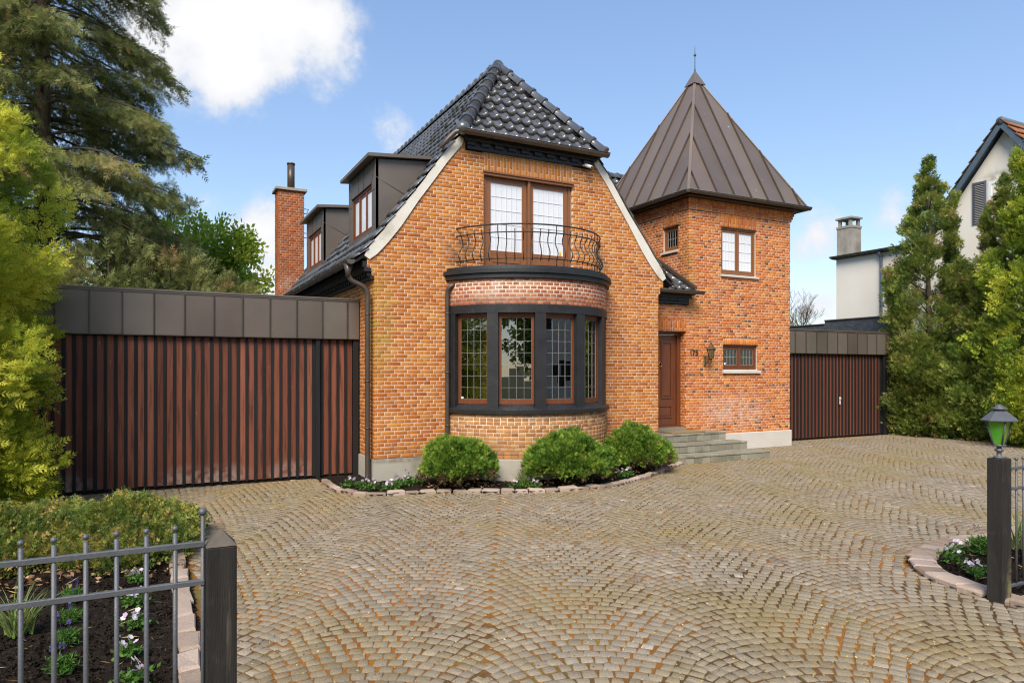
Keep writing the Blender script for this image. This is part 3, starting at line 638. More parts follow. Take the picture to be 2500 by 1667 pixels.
for mir in (0, 1):
    f = (lambda x: x) if not mir else (lambda x: 2*GC-x)
    nrow = int(slen/TLN)
    for r in range(nrow+1):
        s0 = slen-(nrow+1-r)*TLN+.02
        if s0 < -.05: s0 = -.05
        p0 = prof_at(max(s0, 0)); p1 = prof_at(min(s0+TLN, slen)); d = (p1-p0); d /= np.linalg.norm(d)
        eb = np.array((f(d[0])-f(0), 0, d[1])); en = np.array((-(d[1]) if not mir else d[1], 0, d[0])); 
        zc = (p0[1]+p1[1])/2
        # start along y: the verge low down, the hip line higher up
        ys = -.045 if zc < 6.22 else np.interp(zc, [6.22, 8.26], [-.05, HA[1]-.02])
        ncol = 36 if not mir else 14
        for c in range(ncol):
            y = -.045+c*TW
            if y < ys-.10: continue
            # room for the dormers and the chimney
            if not mir:
                xm = (p0[0]+p1[0])/2
                if any(y+TW*.6 > ya and y+.10 < yb and xm > .14 and zc < 5.75 for (ya, yb) in ((.55, 2.46), (4.86, 6.85))): continue
                if 7.9 < y+.1 < 8.7 and xm < .30: continue
                if y > 8.45: continue
            TL.add((f(p0[0]), y if not mir else y+TW, p0[1]), (np.array((0, TW, 0)) if not mir else np.array((0, -TW, 0))), eb*TLN, en)
# half hip
hl = math.sqrt((HA[1]-HE)**2+(HA[2]-HZ)**2); hd = np.array((0, (HA[1]-HE)/hl, (HA[2]-HZ)/hl)); hn = np.array((0, -hd[2], hd[1]))
nr = int(hl/.30)
for r in range(nr+1):
    s0 = r*.30-.03; w0 = (HX1-HX0)*(1-max(s0, 0)/hl)/2
    for c in range(-8, 8):
        x0 = GC+c*TW+.02; x1 = x0+TW
        xm = (x0+x1)/2
        if abs(xm-GC) > w0-.02: continue
        TL.add(np.array((x0, HE, HZ))+hd*s0, (TW, 0, 0), hd*.30, hn)
def emit_tiles(T, part, limit, stuff_name, shared):
    d = T.d; c = np.array([t[0]+t[1]/2+t[2]/2 for t in d]); nrm = np.array([t[3] for t in d])
    px, py, dep = project(c[:, 0], c[:, 1], c[:, 2]); view = np.array(CAM)[None]-c; fac = (view*nrm).sum(1)/np.linalg.norm(view, axis=1)
    score = np.where(fac > .02, (fac+.15)/dep**2, -1.)
    order = np.argsort(-score); big = set(order[:limit].tolist())
    rest = [i for i in range(len(d)) if i not in big]
    for i in sorted(big):
        o, ea, eb, en = d[i]; q = bpy.data.objects.new('roof_tile', shared); col.objects.link(q)
        jz = random.gauss(0, .006)
        q.matrix_world = Matrix(((ea[0], eb[0], en[0], o[0]+en[0]*jz), (ea[1], eb[1], en[1], o[1]+en[1]*jz), (ea[2], eb[2], en[2], o[2]+en[2]*jz), (0, 0, 0, 1)))
        q['rnd'] = random.random(); adopt(q, part)
    if rest:
        O = np.array([d[i][0] for i in rest]); A = np.array([d[i][1] for i in rest]); B = np.array([d[i][2] for i in rest]); E_ = np.array([d[i][3] for i in rest])
        V = O[:, None]+TV[None, :, 0:1]*A[:, None]+TV[None, :, 1:2]*B[:, None]+TV[None, :, 2:3]*E_[:, None]
        Q = (TQ[None]+np.arange(len(rest))[:, None, None]*len(TV)).reshape(-1, 4)
        me = np_mesh(stuff_name, V.reshape(-1, 3), Q, [M['tile']], np.repeat(rng.random(len(rest)), len(TQ)), smooth=True)
        o = new_obj(stuff_name, me, part); o['kind'] = 'stuff'
# ridge and hip tiles: barrels with a collar
def barrel_mesh():
    m = MB(); n = 9; m.smooth = True; vs = []; rows = [(0, .128), (.05, .128), (.06, .108), (.36, .100)]
    for (y, r) in rows:
        for k in range(n):
            a = math.pi*(-.12+1.24*k/(n-1)); vs.append((r*math.cos(a), y, r*math.sin(a)))
    fs = [(i*n+k, i*n+k+1, (i+1)*n+k+1, (i+1)*n+k) for i in range(len(rows)-1) for k in range(n-1)]
    fs.append(tuple(range(n)))
    m.add(vs, fs); me = bpy.data.meshes.new('ridge_tile'); me.from_pydata(m.v, [], m.f); me.materials.append(M['tile']); me.polygons.foreach_set('use_smooth', [True]*(len(fs)-1)+[False]); return me
rid_me = barrel_mesh()
def ridge(p0, p1, part, up=(0, 0, 1), n=None, step=.33):
    p0, p1 = Vector(p0), Vector(p1); d = (p1-p0); ln = d.length; d.normalize(); n = n or int(ln/step)
    x = d.cross(Vector(up)).normalized(); z = x.cross(d)
    for i in range(n):
        o = p0+d*(ln*i/n); q = bpy.data.objects.new('ridge_tile', rid_me); col.objects.link(q)
        sc_ = (ln/n)/.33; q.matrix_world = Matrix(((x.x, d.x*sc_, z.x, o.x), (x.y, d.y*sc_, z.y, o.y), (x.z, d.z*sc_, z.z, o.z), (0, 0, 0, 1))); q['rnd'] = random.random(); adopt(q, part)
ridge((HX0-.02, HE-.03, HZ+.05), (GC, HA[1], HA[2]+.06), main_roof, (-.5, -.4, 1), 9)
ridge((HX1+.02, HE-.03, HZ+.05), (GC, HA[1], HA[2]+.06), main_roof, (.5, -.4, 1), 9)
ridge((GC, HA[1]-.03, HA[2]+.07), (GC, YB, HA[2]+.07), main_roof)
one('ridge_end', M['tile'], main_roof, lambda m: m.lathe([(.01, -.12), (.10, -.08), (.135, 0), (.10, .08), (.01, .12)], (HX0-.02, HE-.05, HZ+.06), 14))
# cross wing behind the turret
CWY, CWZ = 5.2, 7.62
cw = MB(); cw.add([(3.2, 2.9, 5.0), (9.6, 2.9, 5.0), (9.6, CWY, CWZ), (3.2, CWY, CWZ)], [(0, 1, 2, 3)]); cw.add([(3.2, CWY+2.3, 5.0), (9.6, CWY+2.3, 5.0), (9.6, CWY, CWZ), (3.2, CWY, CWZ)], [(0, 1, 2, 3)])
wing = cw.build('wing_roof', M['deck'], house)
TW2 = Tiles(); dl = math.hypot(CWY-2.9, CWZ-5.0); dd = np.array((0, (CWY-2.9)/dl, (CWZ-5.0)/dl)); dn = np.array((0, -dd[2], dd[1]))
for r in range(6, int(dl/.305)+1):
    for c in range(12): TW2.add(np.array((6.6+c*TW, 2.9, 5.0))+dd*(dl-(int(dl/.305)+1-r)*.305), (TW, 0, 0), dd*.305, dn)
emit_tiles(TW2, wing, 12, 'tile_field', tile_me)
ridge((6.4, CWY, CWZ+.05), (9.5, CWY, CWZ+.05), wing)
# pent roof over the door
pent = MB(); PY0, PZ0, PSL = .74, 3.77, .60
pent.prism([(6.16, PY0, PZ0), (7.86, PY0, PZ0), (7.86, 3.4, PZ0+(3.4-PY0)*PSL), (6.16, 3.4, PZ0+(3.4-PY0)*PSL)], (0, 0, -.06))
pr = pent.build('pent_roof', M['deck'], house)
pl = math.hypot(1, PSL); pd = np.array((0, 1/pl, PSL/pl)); pn = np.array((0, -PSL/pl, 1/pl)); PT = Tiles()
for r in range(9):
    for c in range(7): PT.add(np.array((6.22+c*TW, PY0, PZ0))+pd*(r*.305-.03), (TW, 0, 0), pd*.305, pn)
emit_tiles(PT, pr, 24, 'tile_field', tile_me)
one('flashing', M['copper_dark'], pr, lambda m: m.prism([(7.80, PY0-.02, PZ0+.05), (7.80, 3.3, PZ0+.05+(3.3-PY0)*PSL), (7.80, 3.3, PZ0+.17+(3.3-PY0)*PSL), (7.80, PY0-.02, PZ0+.12)], (.085, 0, 0)))
one('cornice', M['black'], pr, lambda m: (m.box(6.2, 7.80, .955, 1.0, 3.49, 3.555), m.box(6.2, 7.82, .925, 1.0, 3.557, 3.62), [m.box(6.25+i*.24, 6.25+i*.24+.225, .905, .924, 3.559, 3.618) for i in range(6)], m.box(6.2, 7.86, .88, 1.0, 3.622, 3.69), m.box(6.2, 7.9, .80, 1.0, 3.692, 3.76)))
def gutter_mesh(m, p0, p1, r=.075, out=(0, -1, 0)):
    p0, p1 = Vector(p0), Vector(p1); d = (p1-p0).normalized(); o = Vector(out); n = 11; vs = []
    for p in (p0, p1):
        for k in range(n): a = math.pi*k/(n-1); vs.append(p+o*(r*math.cos(a))+Vector((0, 0, -r*math.sin(a))))
        for k in range(n-1, -1, -1): a = math.pi*k/(n-1); vs.append(p+o*((r-.006)*math.cos(a))+Vector((0, 0, -(r-.006)*math.sin(a))))
    N2 = 2*n; fs = [(k, (k+1) % N2, N2+(k+1) % N2, N2+k) for k in range(N2)]
    m.smooth = True; m.add(vs, fs); m.smooth = False
    m.tube([p0+o*r, p1+o*r], .009, 6)
    for p in (p0, p1):
        m.add([p+o*(r*math.cos(math.pi*k/(n-1)))+Vector((0, 0, -r*math.sin(math.pi*k/(n-1)))) for k in range(n)], [tuple(range(n))])
    ln = (p1-p0).length; q = .45
    while q < ln:
        c = p0+d*q; m.tube([c+o*((r+.004)*math.cos(math.pi*k/8))+Vector((0, 0, -(r+.004)*math.sin(math.pi*k/8))) for k in range(9)], .006, 4); q += .75
one('gutter', M['zinc'], house, lambda m: gutter_mesh(m, (1.52, HE-.075, HZ+.03), (4.66, HE-.075, HZ+.03), .078))
one('gutter_spout', M['zinc'], house, lambda m: m.tube([(1.56, -.27, 6.19), (1.48, -.26, 6.20), (1.40, -.22, 6.17), (1.30, -.13, 6.06), (1.18, -.10, 5.90)], .042, 10))
one('gutter', M['zinc'], house, lambda m: gutter_mesh(m, (-.42, -.06, 3.80), (-.42, 7.9, 3.80), .078, (-1, 0, 0)))
one('gutter', M['zinc'], house, lambda m: gutter_mesh(m, (2*GC+.42, -.03, 3.83), (2*GC+.42, .70, 3.83), .07, (1, 0, 0)))
one('gutter', M['zinc'], house, lambda m: gutter_mesh(m, (6.55, .68, 3.77), (8.03, .68, 3.77), .07))
def pipe(pts, name='downpipe', r=.04, parent=house, mat=None, clips=()):
    m = MB(); m.tube(pts, r, 12)
    for (x, y, z) in clips: m.lathe([(r+.008, -.012), (r+.008, .012)], (x, y, z), 12)
    return m.build(name, mat or M['copper_dark'], parent)
def smooth_path(pts, n=6):
    """Catmull-Rom through points"""
    P_ = [Vector(p) for p in pts]; P_ = [P_[0]*2-P_[1]]+P_+[P_[-1]*2-P_[-2]]; o = []
    for i in range(1, len(P_)-2):
        for k in range(n):
            t = k/n; a, b, c, d = P_[i-1:i+3]
            o.append(.5*((2*b)+(c-a)*t+(2*a-5*b+4*c-d)*t*t+(3*b-a-3*c+d)*t**3))
    return o+[P_[-2]]
pipe(smooth_path([(-.42, .12, 3.72), (-.42, .12, 3.58), (-.36, .12, 3.47), (-.16, .08, 3.36), (-.10, .07, 3.22), (-.10, .07, 2.9), (-.10, .07, 1.5), (-.10, .07, .25), (-.12, .02, .06)]), r=.045, clips=[(-.10, .07, z) for z in (.95, 1.75, 2.9)])
one('downpipe_funnel', M['copper_dark'], house, lambda m: m.lathe([(.045, 3.52), (.05, 3.60), (.085, 3.74)], (-.42, .12, 0), 14))
pipe(smooth_path([(1.47, -.10, 3.47), (1.40, -.12, 3.46), (1.33, -.09, 3.40), (1.315, -.065, 3.28), (1.315, -.065, 2.8), (1.315, -.065, 1.2), (1.315, -.065, .12)]), r=.04, clips=[(1.315, -.065, z) for z in (2.95, 1.9, .95)])
pipe(smooth_path([(6.57, .60, 3.72), (6.50, .66, 3.6), (6.26, .72, 3.45), (6.22, .74, 3.25), (6.22, .74, 1.5), (6.22, .74, .62)]), r=.04)
pipe(smooth_path([(6.20, .02, .34), (6.24, -.06, .30), (6.28, -.10, .22), (6.28, -.10, .12)]), 'drain_elbow', .04)
# ------ dormers
def dormer(ya, yb):
    m = MB(); xf = .185; zt = 5.74; zb = 4.36; xe = 1.30; ze = 5.84
    roofx = lambda z: float(np.interp(z, [p[1] for p in prof], [p[0] for p in prof]))+.04
    for y, s in ((ya, -1), (yb, 1)):   # cheeks
        poly = [(xf, y, zb)]+[(roofx(z), y, z) for z in np.linspace(4.42, ze, 8)]+[(xf, y, zt)]
        m.prism(poly, (0, -s*.03, 0))
    # front surround
    m.box(xf-.012, xf+.05, ya, ya+.22, zb, zt); m.box(xf-.012, xf+.05, yb-.22, yb, zb, zt); m.box(xf-.012, xf+.05, ya+.221, yb-.221, 5.36, zt); m.box(xf-.02, xf+.05, ya+.221, yb-.221, zb, 4.50)
    d = m.build('dormer', M['copper'], house)
    # folded seams
    for (p, q) in (((xf-.013, ya+.03, zt-.03), (xf-.013, ya+.22, 5.36)), ((xf-.013, yb-.03, zt-.03), (xf-.013, yb-.22, 5.36)), ((xf-.013, ya+.78, 5.36), (xf-.013, ya+.78, zt)), ((xf-.013, yb-.78, 5.36), (xf-.013, yb-.78, zt)), ((xf-.013, ya, 5.2), (xf-.013, ya+.22, 5.2)), ((xf-.013, yb-.22, 5.2), (xf-.013, yb, 5.2)), ((xf, ya-.002, 5.42), (.80, ya-.002, 5.12))):
        one('seam', M['copper_dark'], d, lambda mm: mm.tube([p, q], .005, 5))
    one('dormer_roof', M['copper'], d, lambda mm: mm.prism([(.02, ya-.10, 5.745), (1.42, ya-.10, 5.86), (1.42, yb+.10, 5.86), (.02, yb+.10, 5.745)], (0, 0, .06)))
    # window of three lights
    w0, w1 = ya+.225, yb-.225; m = MB(); ex = Vector((0, -1, 0)); nrm = Vector((-1, 0, 0)); up = Vector((0, 0, 1)); o = Vector((xf+.02, w1, 4.505)); W = w1-w0
    frame_ring(m, o, ex, up, nrm, W, .85, .05, .06)
    for k in (1, 2): c = o+ex*(W*k/3)+up*.425-nrm*.03; m.obox(c, ex*.028, nrm*.028, up*.375)
    wn = m.build('window', M['teak'], d)
    for k in range(3):
        s = MB(); a = o+ex*(.05+(W-.1)*k/3+.012)+up*.055-nrm*.012; frame_ring(s, a, ex, up, nrm, (W-.1)/3-.024, .74, .038, .035)
        s.build('sash', M['teak'], wn) if False else s.build('window_sash', M['teak'], d)
        g = MB(); b = a+ex*.036+up*.036-nrm*.016; ww = (W-.1)/3-.096; g.add([b, b+ex*ww, b+ex*ww+up*.668, b+up*.668], [(0, 1, 2, 3)]); g.build('pane', M['glass_sky_curtain'], d)
    one('curtain', M['curtain'], d, lambda mm: mm.add([(xf+.16, w1-W*.98, 4.5), (xf+.16, w1-W*.30, 4.5), (xf+.16, w1-W*.30, 5.36), (xf+.16, w1-W*.98, 5.36)], [(0, 1, 2, 3)]))
    return d
dormer(.56, 2.45); dormer(4.88, 6.84)
one('roof_gutter_end', M['camera_white'], house, lambda m: m.lathe([(.01, -.05), (.06, -.05), (.075, .02), (.01, .02)], (1.43, .47, 5.82), 10))
emit_tiles(TL, main_roof, 300, 'tile_field', tile_me)
# ------ chimney of the house
CX0, CX1, CYF, CZT = -.36, .33, 8.02, 6.86
brick_wall('chimney', (0, CYF, 0), (1, 0, 0), (0, -1, 0), 3.2, CZT, lambda z: [(CX0, CX1)], 1, thick=.5, rlo=.13, rhi=.42)
brick_wall('chimney_side', (CX0, 0, 0), (0, -1, 0), (-1, 0, 0), 3.2, CZT, lambda z: [(-CYF-.58, -CYF-.010)], 1, thick=.5, i0=1, rlo=.2, rhi=.7)
ch_cap = one('chimney_cap', M['stone_grey'], house, lambda m: m.bbox(CX0-.07, CX1+.07, CYF-.07, CYF+.66, CZT+.005, CZT+.075, .01))
one('flue_pipe', M['copper_dark'], house, lambda m: (m.lathe([(.10, CZT+.07), (.10, CZT+.78)], (.02, CYF+.25, 0), 18), m.lathe([(.112, CZT+.78), (.112, CZT+.82), (.09, CZT+.83)], (.02, CYF+.25, 0), 18)))
for z in (6.42, 5.75):
    one('climbing_iron', M['iron'], house, lambda m: m.tube([(CX1-.02, CYF+.10, z), (CX1+.14, CYF+.12, z), (CX1+.10, CYF+.16, z-.12), (CX1-.02, CYF+.14, z-.12)], .012, 6))
# ------ turret
TX0, TX1, TY0, TY1 = 7.88, 11.28, 1.0, 4.42
def turret_iv(z):
    iv = [(6.14, TX1)] if z < 3.5 else [(TX0, TX1)]; cuts = []
    if z < 3.16: cuts.append((6.5, 7.79 if z < 2.855 else 7.80))
    if 1.93 < z < 2.71: cuts.append((8.965, 10.135))
    if 4.30 < z < 5.77: cuts.append((8.905, 10.085))
    return subtract(iv, cuts)
brick_wall('turret_wall', (0, TY0, 0), (1, 0, 0), (0, -1, 0), .40, 5.76, turret_iv, 1, dark=.11)
def tleft_iv(z): return subtract([(-TY1, -TY0-.010)], [(-1.96, -1.39)] if 4.85 < z < 5.77 else [])
brick_wall('turret_side', (TX0, 0, 0), (0, -1, 0), (-1, 0, 0), 3.335, 5.76, tleft_iv, 1, dark=.10, rlo=0, rhi=.8, i0=0)
soldier((0, TY0, 0), (1, 0, 0), (0, -1, 0), 8.91, 10.08, 5.45, .31, 1, rlo=.3); soldier((TX0, 0, 0), (0, -1, 0), (-1, 0, 0), -1.955, -1.395, 5.47, .29, 1, rlo=.25, rhi=.8)
soldier((0, TY0, 0), (1, 0, 0), (0, -1, 0), 8.97, 10.13, 2.575, .13, 1, split=False, rlo=.5); soldier((0, TY0, 0), (1, 0, 0), (0, -1, 0), 6.5, 7.80, 2.86, .30, 1, rlo=.15, rhi=.7)
tc_ = wall_core('turret_wall')
tc_.box(8.9, 10.09, TY0+.009, TY0+.25, 5.45, 5.77); tc_.box(8.95, 10.14, TY0+.009, TY0+.25, 2.572, 2.72); tc_.box(6.5, 7.80, TY0+.009, TY0+.25, 2.855, 3.17)
tc_.box(TX0+.009, TX0+.25, 1.38, 1.97, 5.47, 5.77)
tc_.box(TX1-.25, TX1-.004, TY0+.26, TY1, 0, 5.76); tc_.box(TX0, TX1, TY1-.2, TY1, 3.0, 5.76)
tc_.box(7.80, 7.99, 1.015, 1.4, .4, 2.9)
# reveal of the door
brick_wall('door_reveal', (7.79, 0, 0), (0, -1, 0), (-1, 0, 0), .60, 2.85, lambda z: [(-1.22, -1.012)], 1, thick=.02, rlo=.3, rhi=.8)
# corbelled eaves
for (k, z0, hh, po) in ((0, 5.765, .062, .028), (1, 5.832, .062, .05)):
    for (org, ex, nr_, a, b) in (((0, TY0-po, 0), (1, 0, 0), (0, -1, 0), TX0-po, TX1+po), ((TX0-po, 0, 0), (0, -1, 0), (-1, 0, 0), -TY1, -TY0+po)):
        x = a; i = 0
        while x < b-.05:
            ln = min(ST, b-x); e = np.array(ex, float); c = np.array(org, float)+e*(x+ln/2)
            BR.add((c[0], c[1], z0+hh/2), e, np.array((0, 0, 1.)), np.array(nr_, float), ln/2-.004, hh/2-.004, 1, .16+.6*random.random()); x += ln+J; i += 1
    tc_.box(TX0-po+.009, TX1+po-.009, TY0-po+.009, TY1, z0-.003, z0+hh+.003)
for (org, ex, nr_, a, b) in (((0, TY0-.075, 0), (1, 0, 0), (0, -1, 0), TX0-.075, TX1+.075), ((TX0-.075, 0, 0), (0, -1, 0), (-1, 0, 0), -TY1, -TY0+.075)):
    n = int((b-a)/.0667)
    for i in range(n):
        e = np.array(ex, float); c = np.array(org, float)+e*(a+(i+.5)*(b-a)/n)
        BR.add((c[0], c[1], 5.955), e, np.array((0, 0, 1.)), np.array(nr_, float), .0275, .052, 1, .16+.6*random.random())
tc_.box(TX0-.05, TX1+.05, TY0-.05, TY1, 5.90, 6.02)
# turret windows
def casement(o, ex, nrm, w_, h_, nl, nc, nr, gl, lead, curtain=None, rooms=True):
    o, ex, nrm = Vector(o), Vector(ex), Vector(nrm); up = Vector((0, 0, 1)); m = MB(); frame_ring(m, o, ex, up, nrm, w_, h_, .05, .07)
    for k in range(1, nl): m.obox(o+ex*(w_*k/nl)+up*h_/2-nrm*.03, ex*.022, nrm*.03, up*(h_/2-.05))
    wn = m.build('window', M['teak'] if h_ < .8 and nl > 1 else M['teak_light'], house)
    lw_ = (w_-.1)/nl
    for k in range(nl):
        a = o+ex*(.05+lw_*k+(.02 if k else 0))+up*.055-nrm*.012; ww = lw_-.02; hh = h_-.115
        s = MB(); frame_ring(s, a, ex, up, nrm, ww, hh, .045, .04); s.build('sash', M['teak'] if h_ < .8 and nl > 1 else M['teak_light'], wn)
        leaded(wn, a+ex*.045+up*.045-nrm*.02, ex, up, nrm, ww-.09, hh-.09, nc, nr, gl, lead, lw=.008)
    if curtain: one('curtain', curtain, wn, lambda mm: mm.add([o-nrm*.14, o+ex*w_-nrm*.14, o+ex*w_+up*h_-nrm*.14, o+up*h_-nrm*.14], [(0, 1, 2, 3)]))
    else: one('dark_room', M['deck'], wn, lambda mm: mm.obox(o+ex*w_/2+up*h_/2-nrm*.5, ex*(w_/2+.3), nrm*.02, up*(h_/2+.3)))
    return wn
casement((8.92, TY0+.07, 4.31), (1, 0, 0), (0, -1, 0), 1.155, 1.13, 2, 4, 4, M['glass_sky_curtain'], M['lead_white'], M['curtain'])
casement((8.975, TY0+.07, 1.97), (1, 0, 0), (0, -1, 0), 1.15, .595, 2, 4, 2, M['glass_dark'], M['lead_dark'])
casement((TX0+.07, 1.95, 4.87), (0, -1, 0), (-1, 0, 0), .555, .595, 1, 4, 2, M['glass_dark'], M['lead_dark'])
one('sticker', M['sticker'], house, lambda m: m.box(9.07, 9.12, TY0+.082, TY0+.084, 2.08, 2.13))
one('window_sill', M['plinth_pale'], house, lambda m: m.prism([(8.87, TY0+.12, 4.31), (8.87, TY0-.05, 4.27), (8.87, TY0-.05, 4.225), (8.87, TY0+.12, 4.225)], (1.25, 0, 0)))
one('window_sill', M['plinth_pale'], house, lambda m: m.prism([(8.93, TY0+.12, 1.97), (8.93, TY0-.06, 1.925), (8.93, TY0-.06, 1.87), (8.93, TY0+.12, 1.87)], (1.25, 0, 0)))
one('window_sill', M['plinth_pale'], house, lambda m: m.prism([(TX0+.12, 1.37, 4.87), (TX0-.05, 1.37, 4.845), (TX0-.05, 1.37, 4.80), (TX0+.12, 1.37, 4.80)], (0, .61, 0)))
one('turret_plinth', M['plinth_pale'], house, lambda m: m.bbox(6.2, TX1+.03, TY0-.03, TY0+.2, -.1, .405, .012))
# turret roof
TCX, TCY = (TX0+TX1)/2+.03, (TY0+TY1)/2; EH = 1.70+.29; EZ = 6.10; AZ = 9.86
trf = MB(); trf.add([(TCX-EH+.06, TCY-EH+.06, EZ), (TCX+EH-.06, TCY-EH+.06, EZ), (TCX+EH-.06, TCY+EH-.06, EZ), (TCX-EH+.06, TCY+EH-.06, EZ), (TCX, TCY, AZ-.08)], [(0, 1, 4), (1, 2, 4), (2, 3, 4), (3, 0, 4), (3, 2, 1, 0)])
troof = trf.build('turret_roof', M['copper_dark'], house)
sl = math.hypot(EH, AZ-EZ)
for fi, (ex, back) in enumerate((((1, 0, 0), (0, 1, 0)), ((0, -1, 0), (1, 0, 0)), ((-1, 0, 0), (0, -1, 0)), ((0, 1, 0), (-1, 0, 0)))):
    ex, back = Vector(ex), Vector(back); o = Vector((TCX, TCY, EZ))-back*EH; us = (back*EH+Vector((0, 0, AZ-EZ)))/sl; nn = ex.cross(us).normalized()
    if nn.z < 0: nn = -nn
    xs = [-EH]+[(-EH+.30)+i*.565 for i in range(7) if (-EH+.30)+i*.565 < EH-.05]+[EH]
    if fi == 1: xs = [-EH]+[(-EH+.22)+i*.565 for i in range(7) if (-EH+.22)+i*.565 < EH-.05]+[EH]
    hmax = lambda x: sl*(1-abs(x)/EH)
    for a, b in zip(xs[:-1], xs[1:]):
        pts = [(a+.001, 0), (b-.001, 0)]
        if hmax(b) > .02: pts.append((b-.001, hmax(b)))
        if a < 0 < b: pts.append((0, sl-.05))
        if hmax(a) > .02: pts.append((a+.001, hmax(a)))
        pts = [(x, min(y, sl-.05)) for x, y in pts]
        if len(pts) < 3: continue
        m = MB(); m.rv = random.random()
        q = [o+ex*x+us*y+nn*.002 for x, y in pts]; m.prism(q, nn*.008); m.build('roof_panel', M['copper_roof'], troof)
    for x in xs[1:-1]:
        h_ = hmax(x)-.03
        if h_ < .1: continue
        c = o+ex*x+us*h_/2+nn*.02; m = MB(); m.obox(c, ex*.012, us*h_/2, nn*.034); m.build('standing_seam', M['copper_dark'], troof)
for (sx, sy) in ((-1, -1), (1, -1), (1, 1), (-1, 1)):
    m = MB(); b = Vector((TCX+sx*(EH+.0), TCY+sy*(EH+.0), EZ+.02)); t = Vector((TCX, TCY, AZ+.01)); dv = (t-b); side = Vector((-sy, sx, 0)).normalized()
    m.prism([b+side*.035, b-side*.035, t-side*.035, t+side*.035], Vector((sx, sy, .6)).normalized()*.022); m.build('hip_cap', M['copper_roof'], troof)
one('apex_cap', M['copper_roof'], troof, lambda m: (m.add([(TCX+s*.20, TCY+q*.20, 9.60) for s, q in ((-1, -1), (1, -1), (1, 1), (-1, 1))]+[(TCX+s*.015, TCY+q*.015, 10.0) for s, q in ((-1, -1), (1, -1), (1, 1), (-1, 1))], [(0, 1, 5, 4), (1, 2, 6, 5), (2, 3, 7, 6), (3, 0, 4, 7), (3, 2, 1, 0), (4, 5, 6, 7)])))
one('finial', M['copper_dark'], troof, lambda m: (m.lathe([(.022, 9.95), (.012, 10.1), (.009, 10.42), (.006, 10.62), (.003, 10.70)], (TCX, TCY, 0), 8), m.lathe([(.005, 10.395), (.028, 10.41), (.036, 10.435), (.028, 10.46), (.005, 10.475)], (TCX, TCY, 0), 10)))
tg = MB()
for (p, q, o_) in (((TCX-EH-.02, TCY-EH-.02, EZ+.02), (TCX+EH+.06, TCY-EH-.02, EZ+.02), (0, -1, 0)), ((TCX-EH-.02, TCY-EH-.02, EZ+.02), (TCX-EH-.02, TCY+EH, EZ+.02), (-1, 0, 0)), ((TCX+EH+.02, TCY-EH-.02, EZ+.02), (TCX+EH+.02, TCY+EH, EZ+.02), (1, 0, 0))):
    gutter_mesh(tg, p, q, .072, o_)
tg.build('turret_gutter', M['zinc'], house)
one('turret_soffit', M['copper_dark'], house, lambda m: m.box(TX0-.2, TX1+.22, TY0-.2, TY1+.1, 6.025, 6.055))
# ------ front door
m = MB(); m.box(7.69, 7.79, 1.20, 1.30, .60, 2.78); m.box(6.6, 7.80, 1.17, 1.30, 2.78, 2.83); m.box(6.6, 7.83, 1.09, 1.30, 2.832, 2.862); m.box(6.6, 6.70, 1.20, 1.30, .60, 2.78); m.box(6.70, 7.69, 1.20, 1.30, .60, .64)
fd = m.build('front_door', M['teak'], house)
m = MB(); m.box(6.705, 7.685, 1.245, 1.29, .645, 2.775)
m.build('door_leaf', M['teak'], fd)
for (a, b, z0, z1) in ((6.83, 7.15, 1.28, 2.62), (7.24, 7.56, 1.28, 2.62), (6.83, 7.56, .82, 1.12)):
    m = MB(); frame_ring(m, (a, 1.222, z0), (1, 0, 0), (0, 0, 1), (0, -1, 0), b-a, z1-z0, .032, .0225); m.build('door_moulding', M['teak'], fd)
    m = MB(); m.bbox(a+.06, b-.06, 1.232, 1.2445, z0+.06, z1-.06, .006); m.build('door_panel', M['teak'], fd)
kn = MB(); kn.lathe([(.002, -.01), (.03, -.01), (.03, .01), (.002, .01)], (7.195, 1.232, 2.13), 12); kn.tube([(7.195+.045*math.sin(a), 1.215, 2.075+.055*math.cos(a)) for a in np.linspace(0, 6.28, 18)], .009, 6)
kn.build('door_knocker', M['brass'], fd)
one('threshold', M['concrete'], house, lambda m: m.box(6.5, 7.79, .99, 1.30, .50, .60))
# ------ emit bricks: the 300 that show largest are objects of their own
for k, mb in core.items():
    nm = {'gable_wall': 'gable_wall', 'side_wall': 'side_wall', 'chimney': 'chimney', 'chimney_side': 'chimney_flank', 'turret_wall': 'turret_wall', 'turret_side': 'turret_flank', 'door_reveal': 'door_reveal'}[k]
    core[k] = mb.build(nm, M['mortar'], house)
D_ = BR.d
Cc = np.array([d[0] for d in D_]); EX = np.array([d[1] for d in D_]); EY = np.array([d[2] for d in D_]); EZ_ = np.array([d[3] for d in D_]); HL = np.array([d[4] for d in D_]); HW = np.array([d[5] for d in D_]); MI = np.array([d[6] for d in D_]); RD = np.array([d[7] for d in D_])
px, py, dep = project(Cc[:, 0], Cc[:, 1], Cc[:, 2])
view = np.array(CAM)[None]-Cc; fac = (view*EZ_).sum(1)/np.linalg.norm(view, axis=1)
sz = HL*HW*np.maximum(fac, 0)/dep**2
hid = (MI == 3) & (Cc[:, 2] < .75); sz[hid] = 0
sz[(MI == 0) & (EZ_[:, 0] < -.5)] = 0
big = np.argsort(-sz)[:300]; isbig = np.zeros(len(D_), bool); isbig[big] = True
BM = [M['brick'], M['brick_red'], M['brick_bay'], M['brick_bay2']]
rest = np.where(~isbig)[0]
Vl = piece_local(len(rest), HL[rest], HW[rest], .03, .003, .0018, .0010)
me = quads_mesh('brickwork', place(Vl, Cc[rest], EX[rest], EY[rest], EZ_[rest]), BM, RD[rest], MI[rest])
bo = new_obj('brickwork', me, house); bo['kind'] = 'stuff'
protos = {}
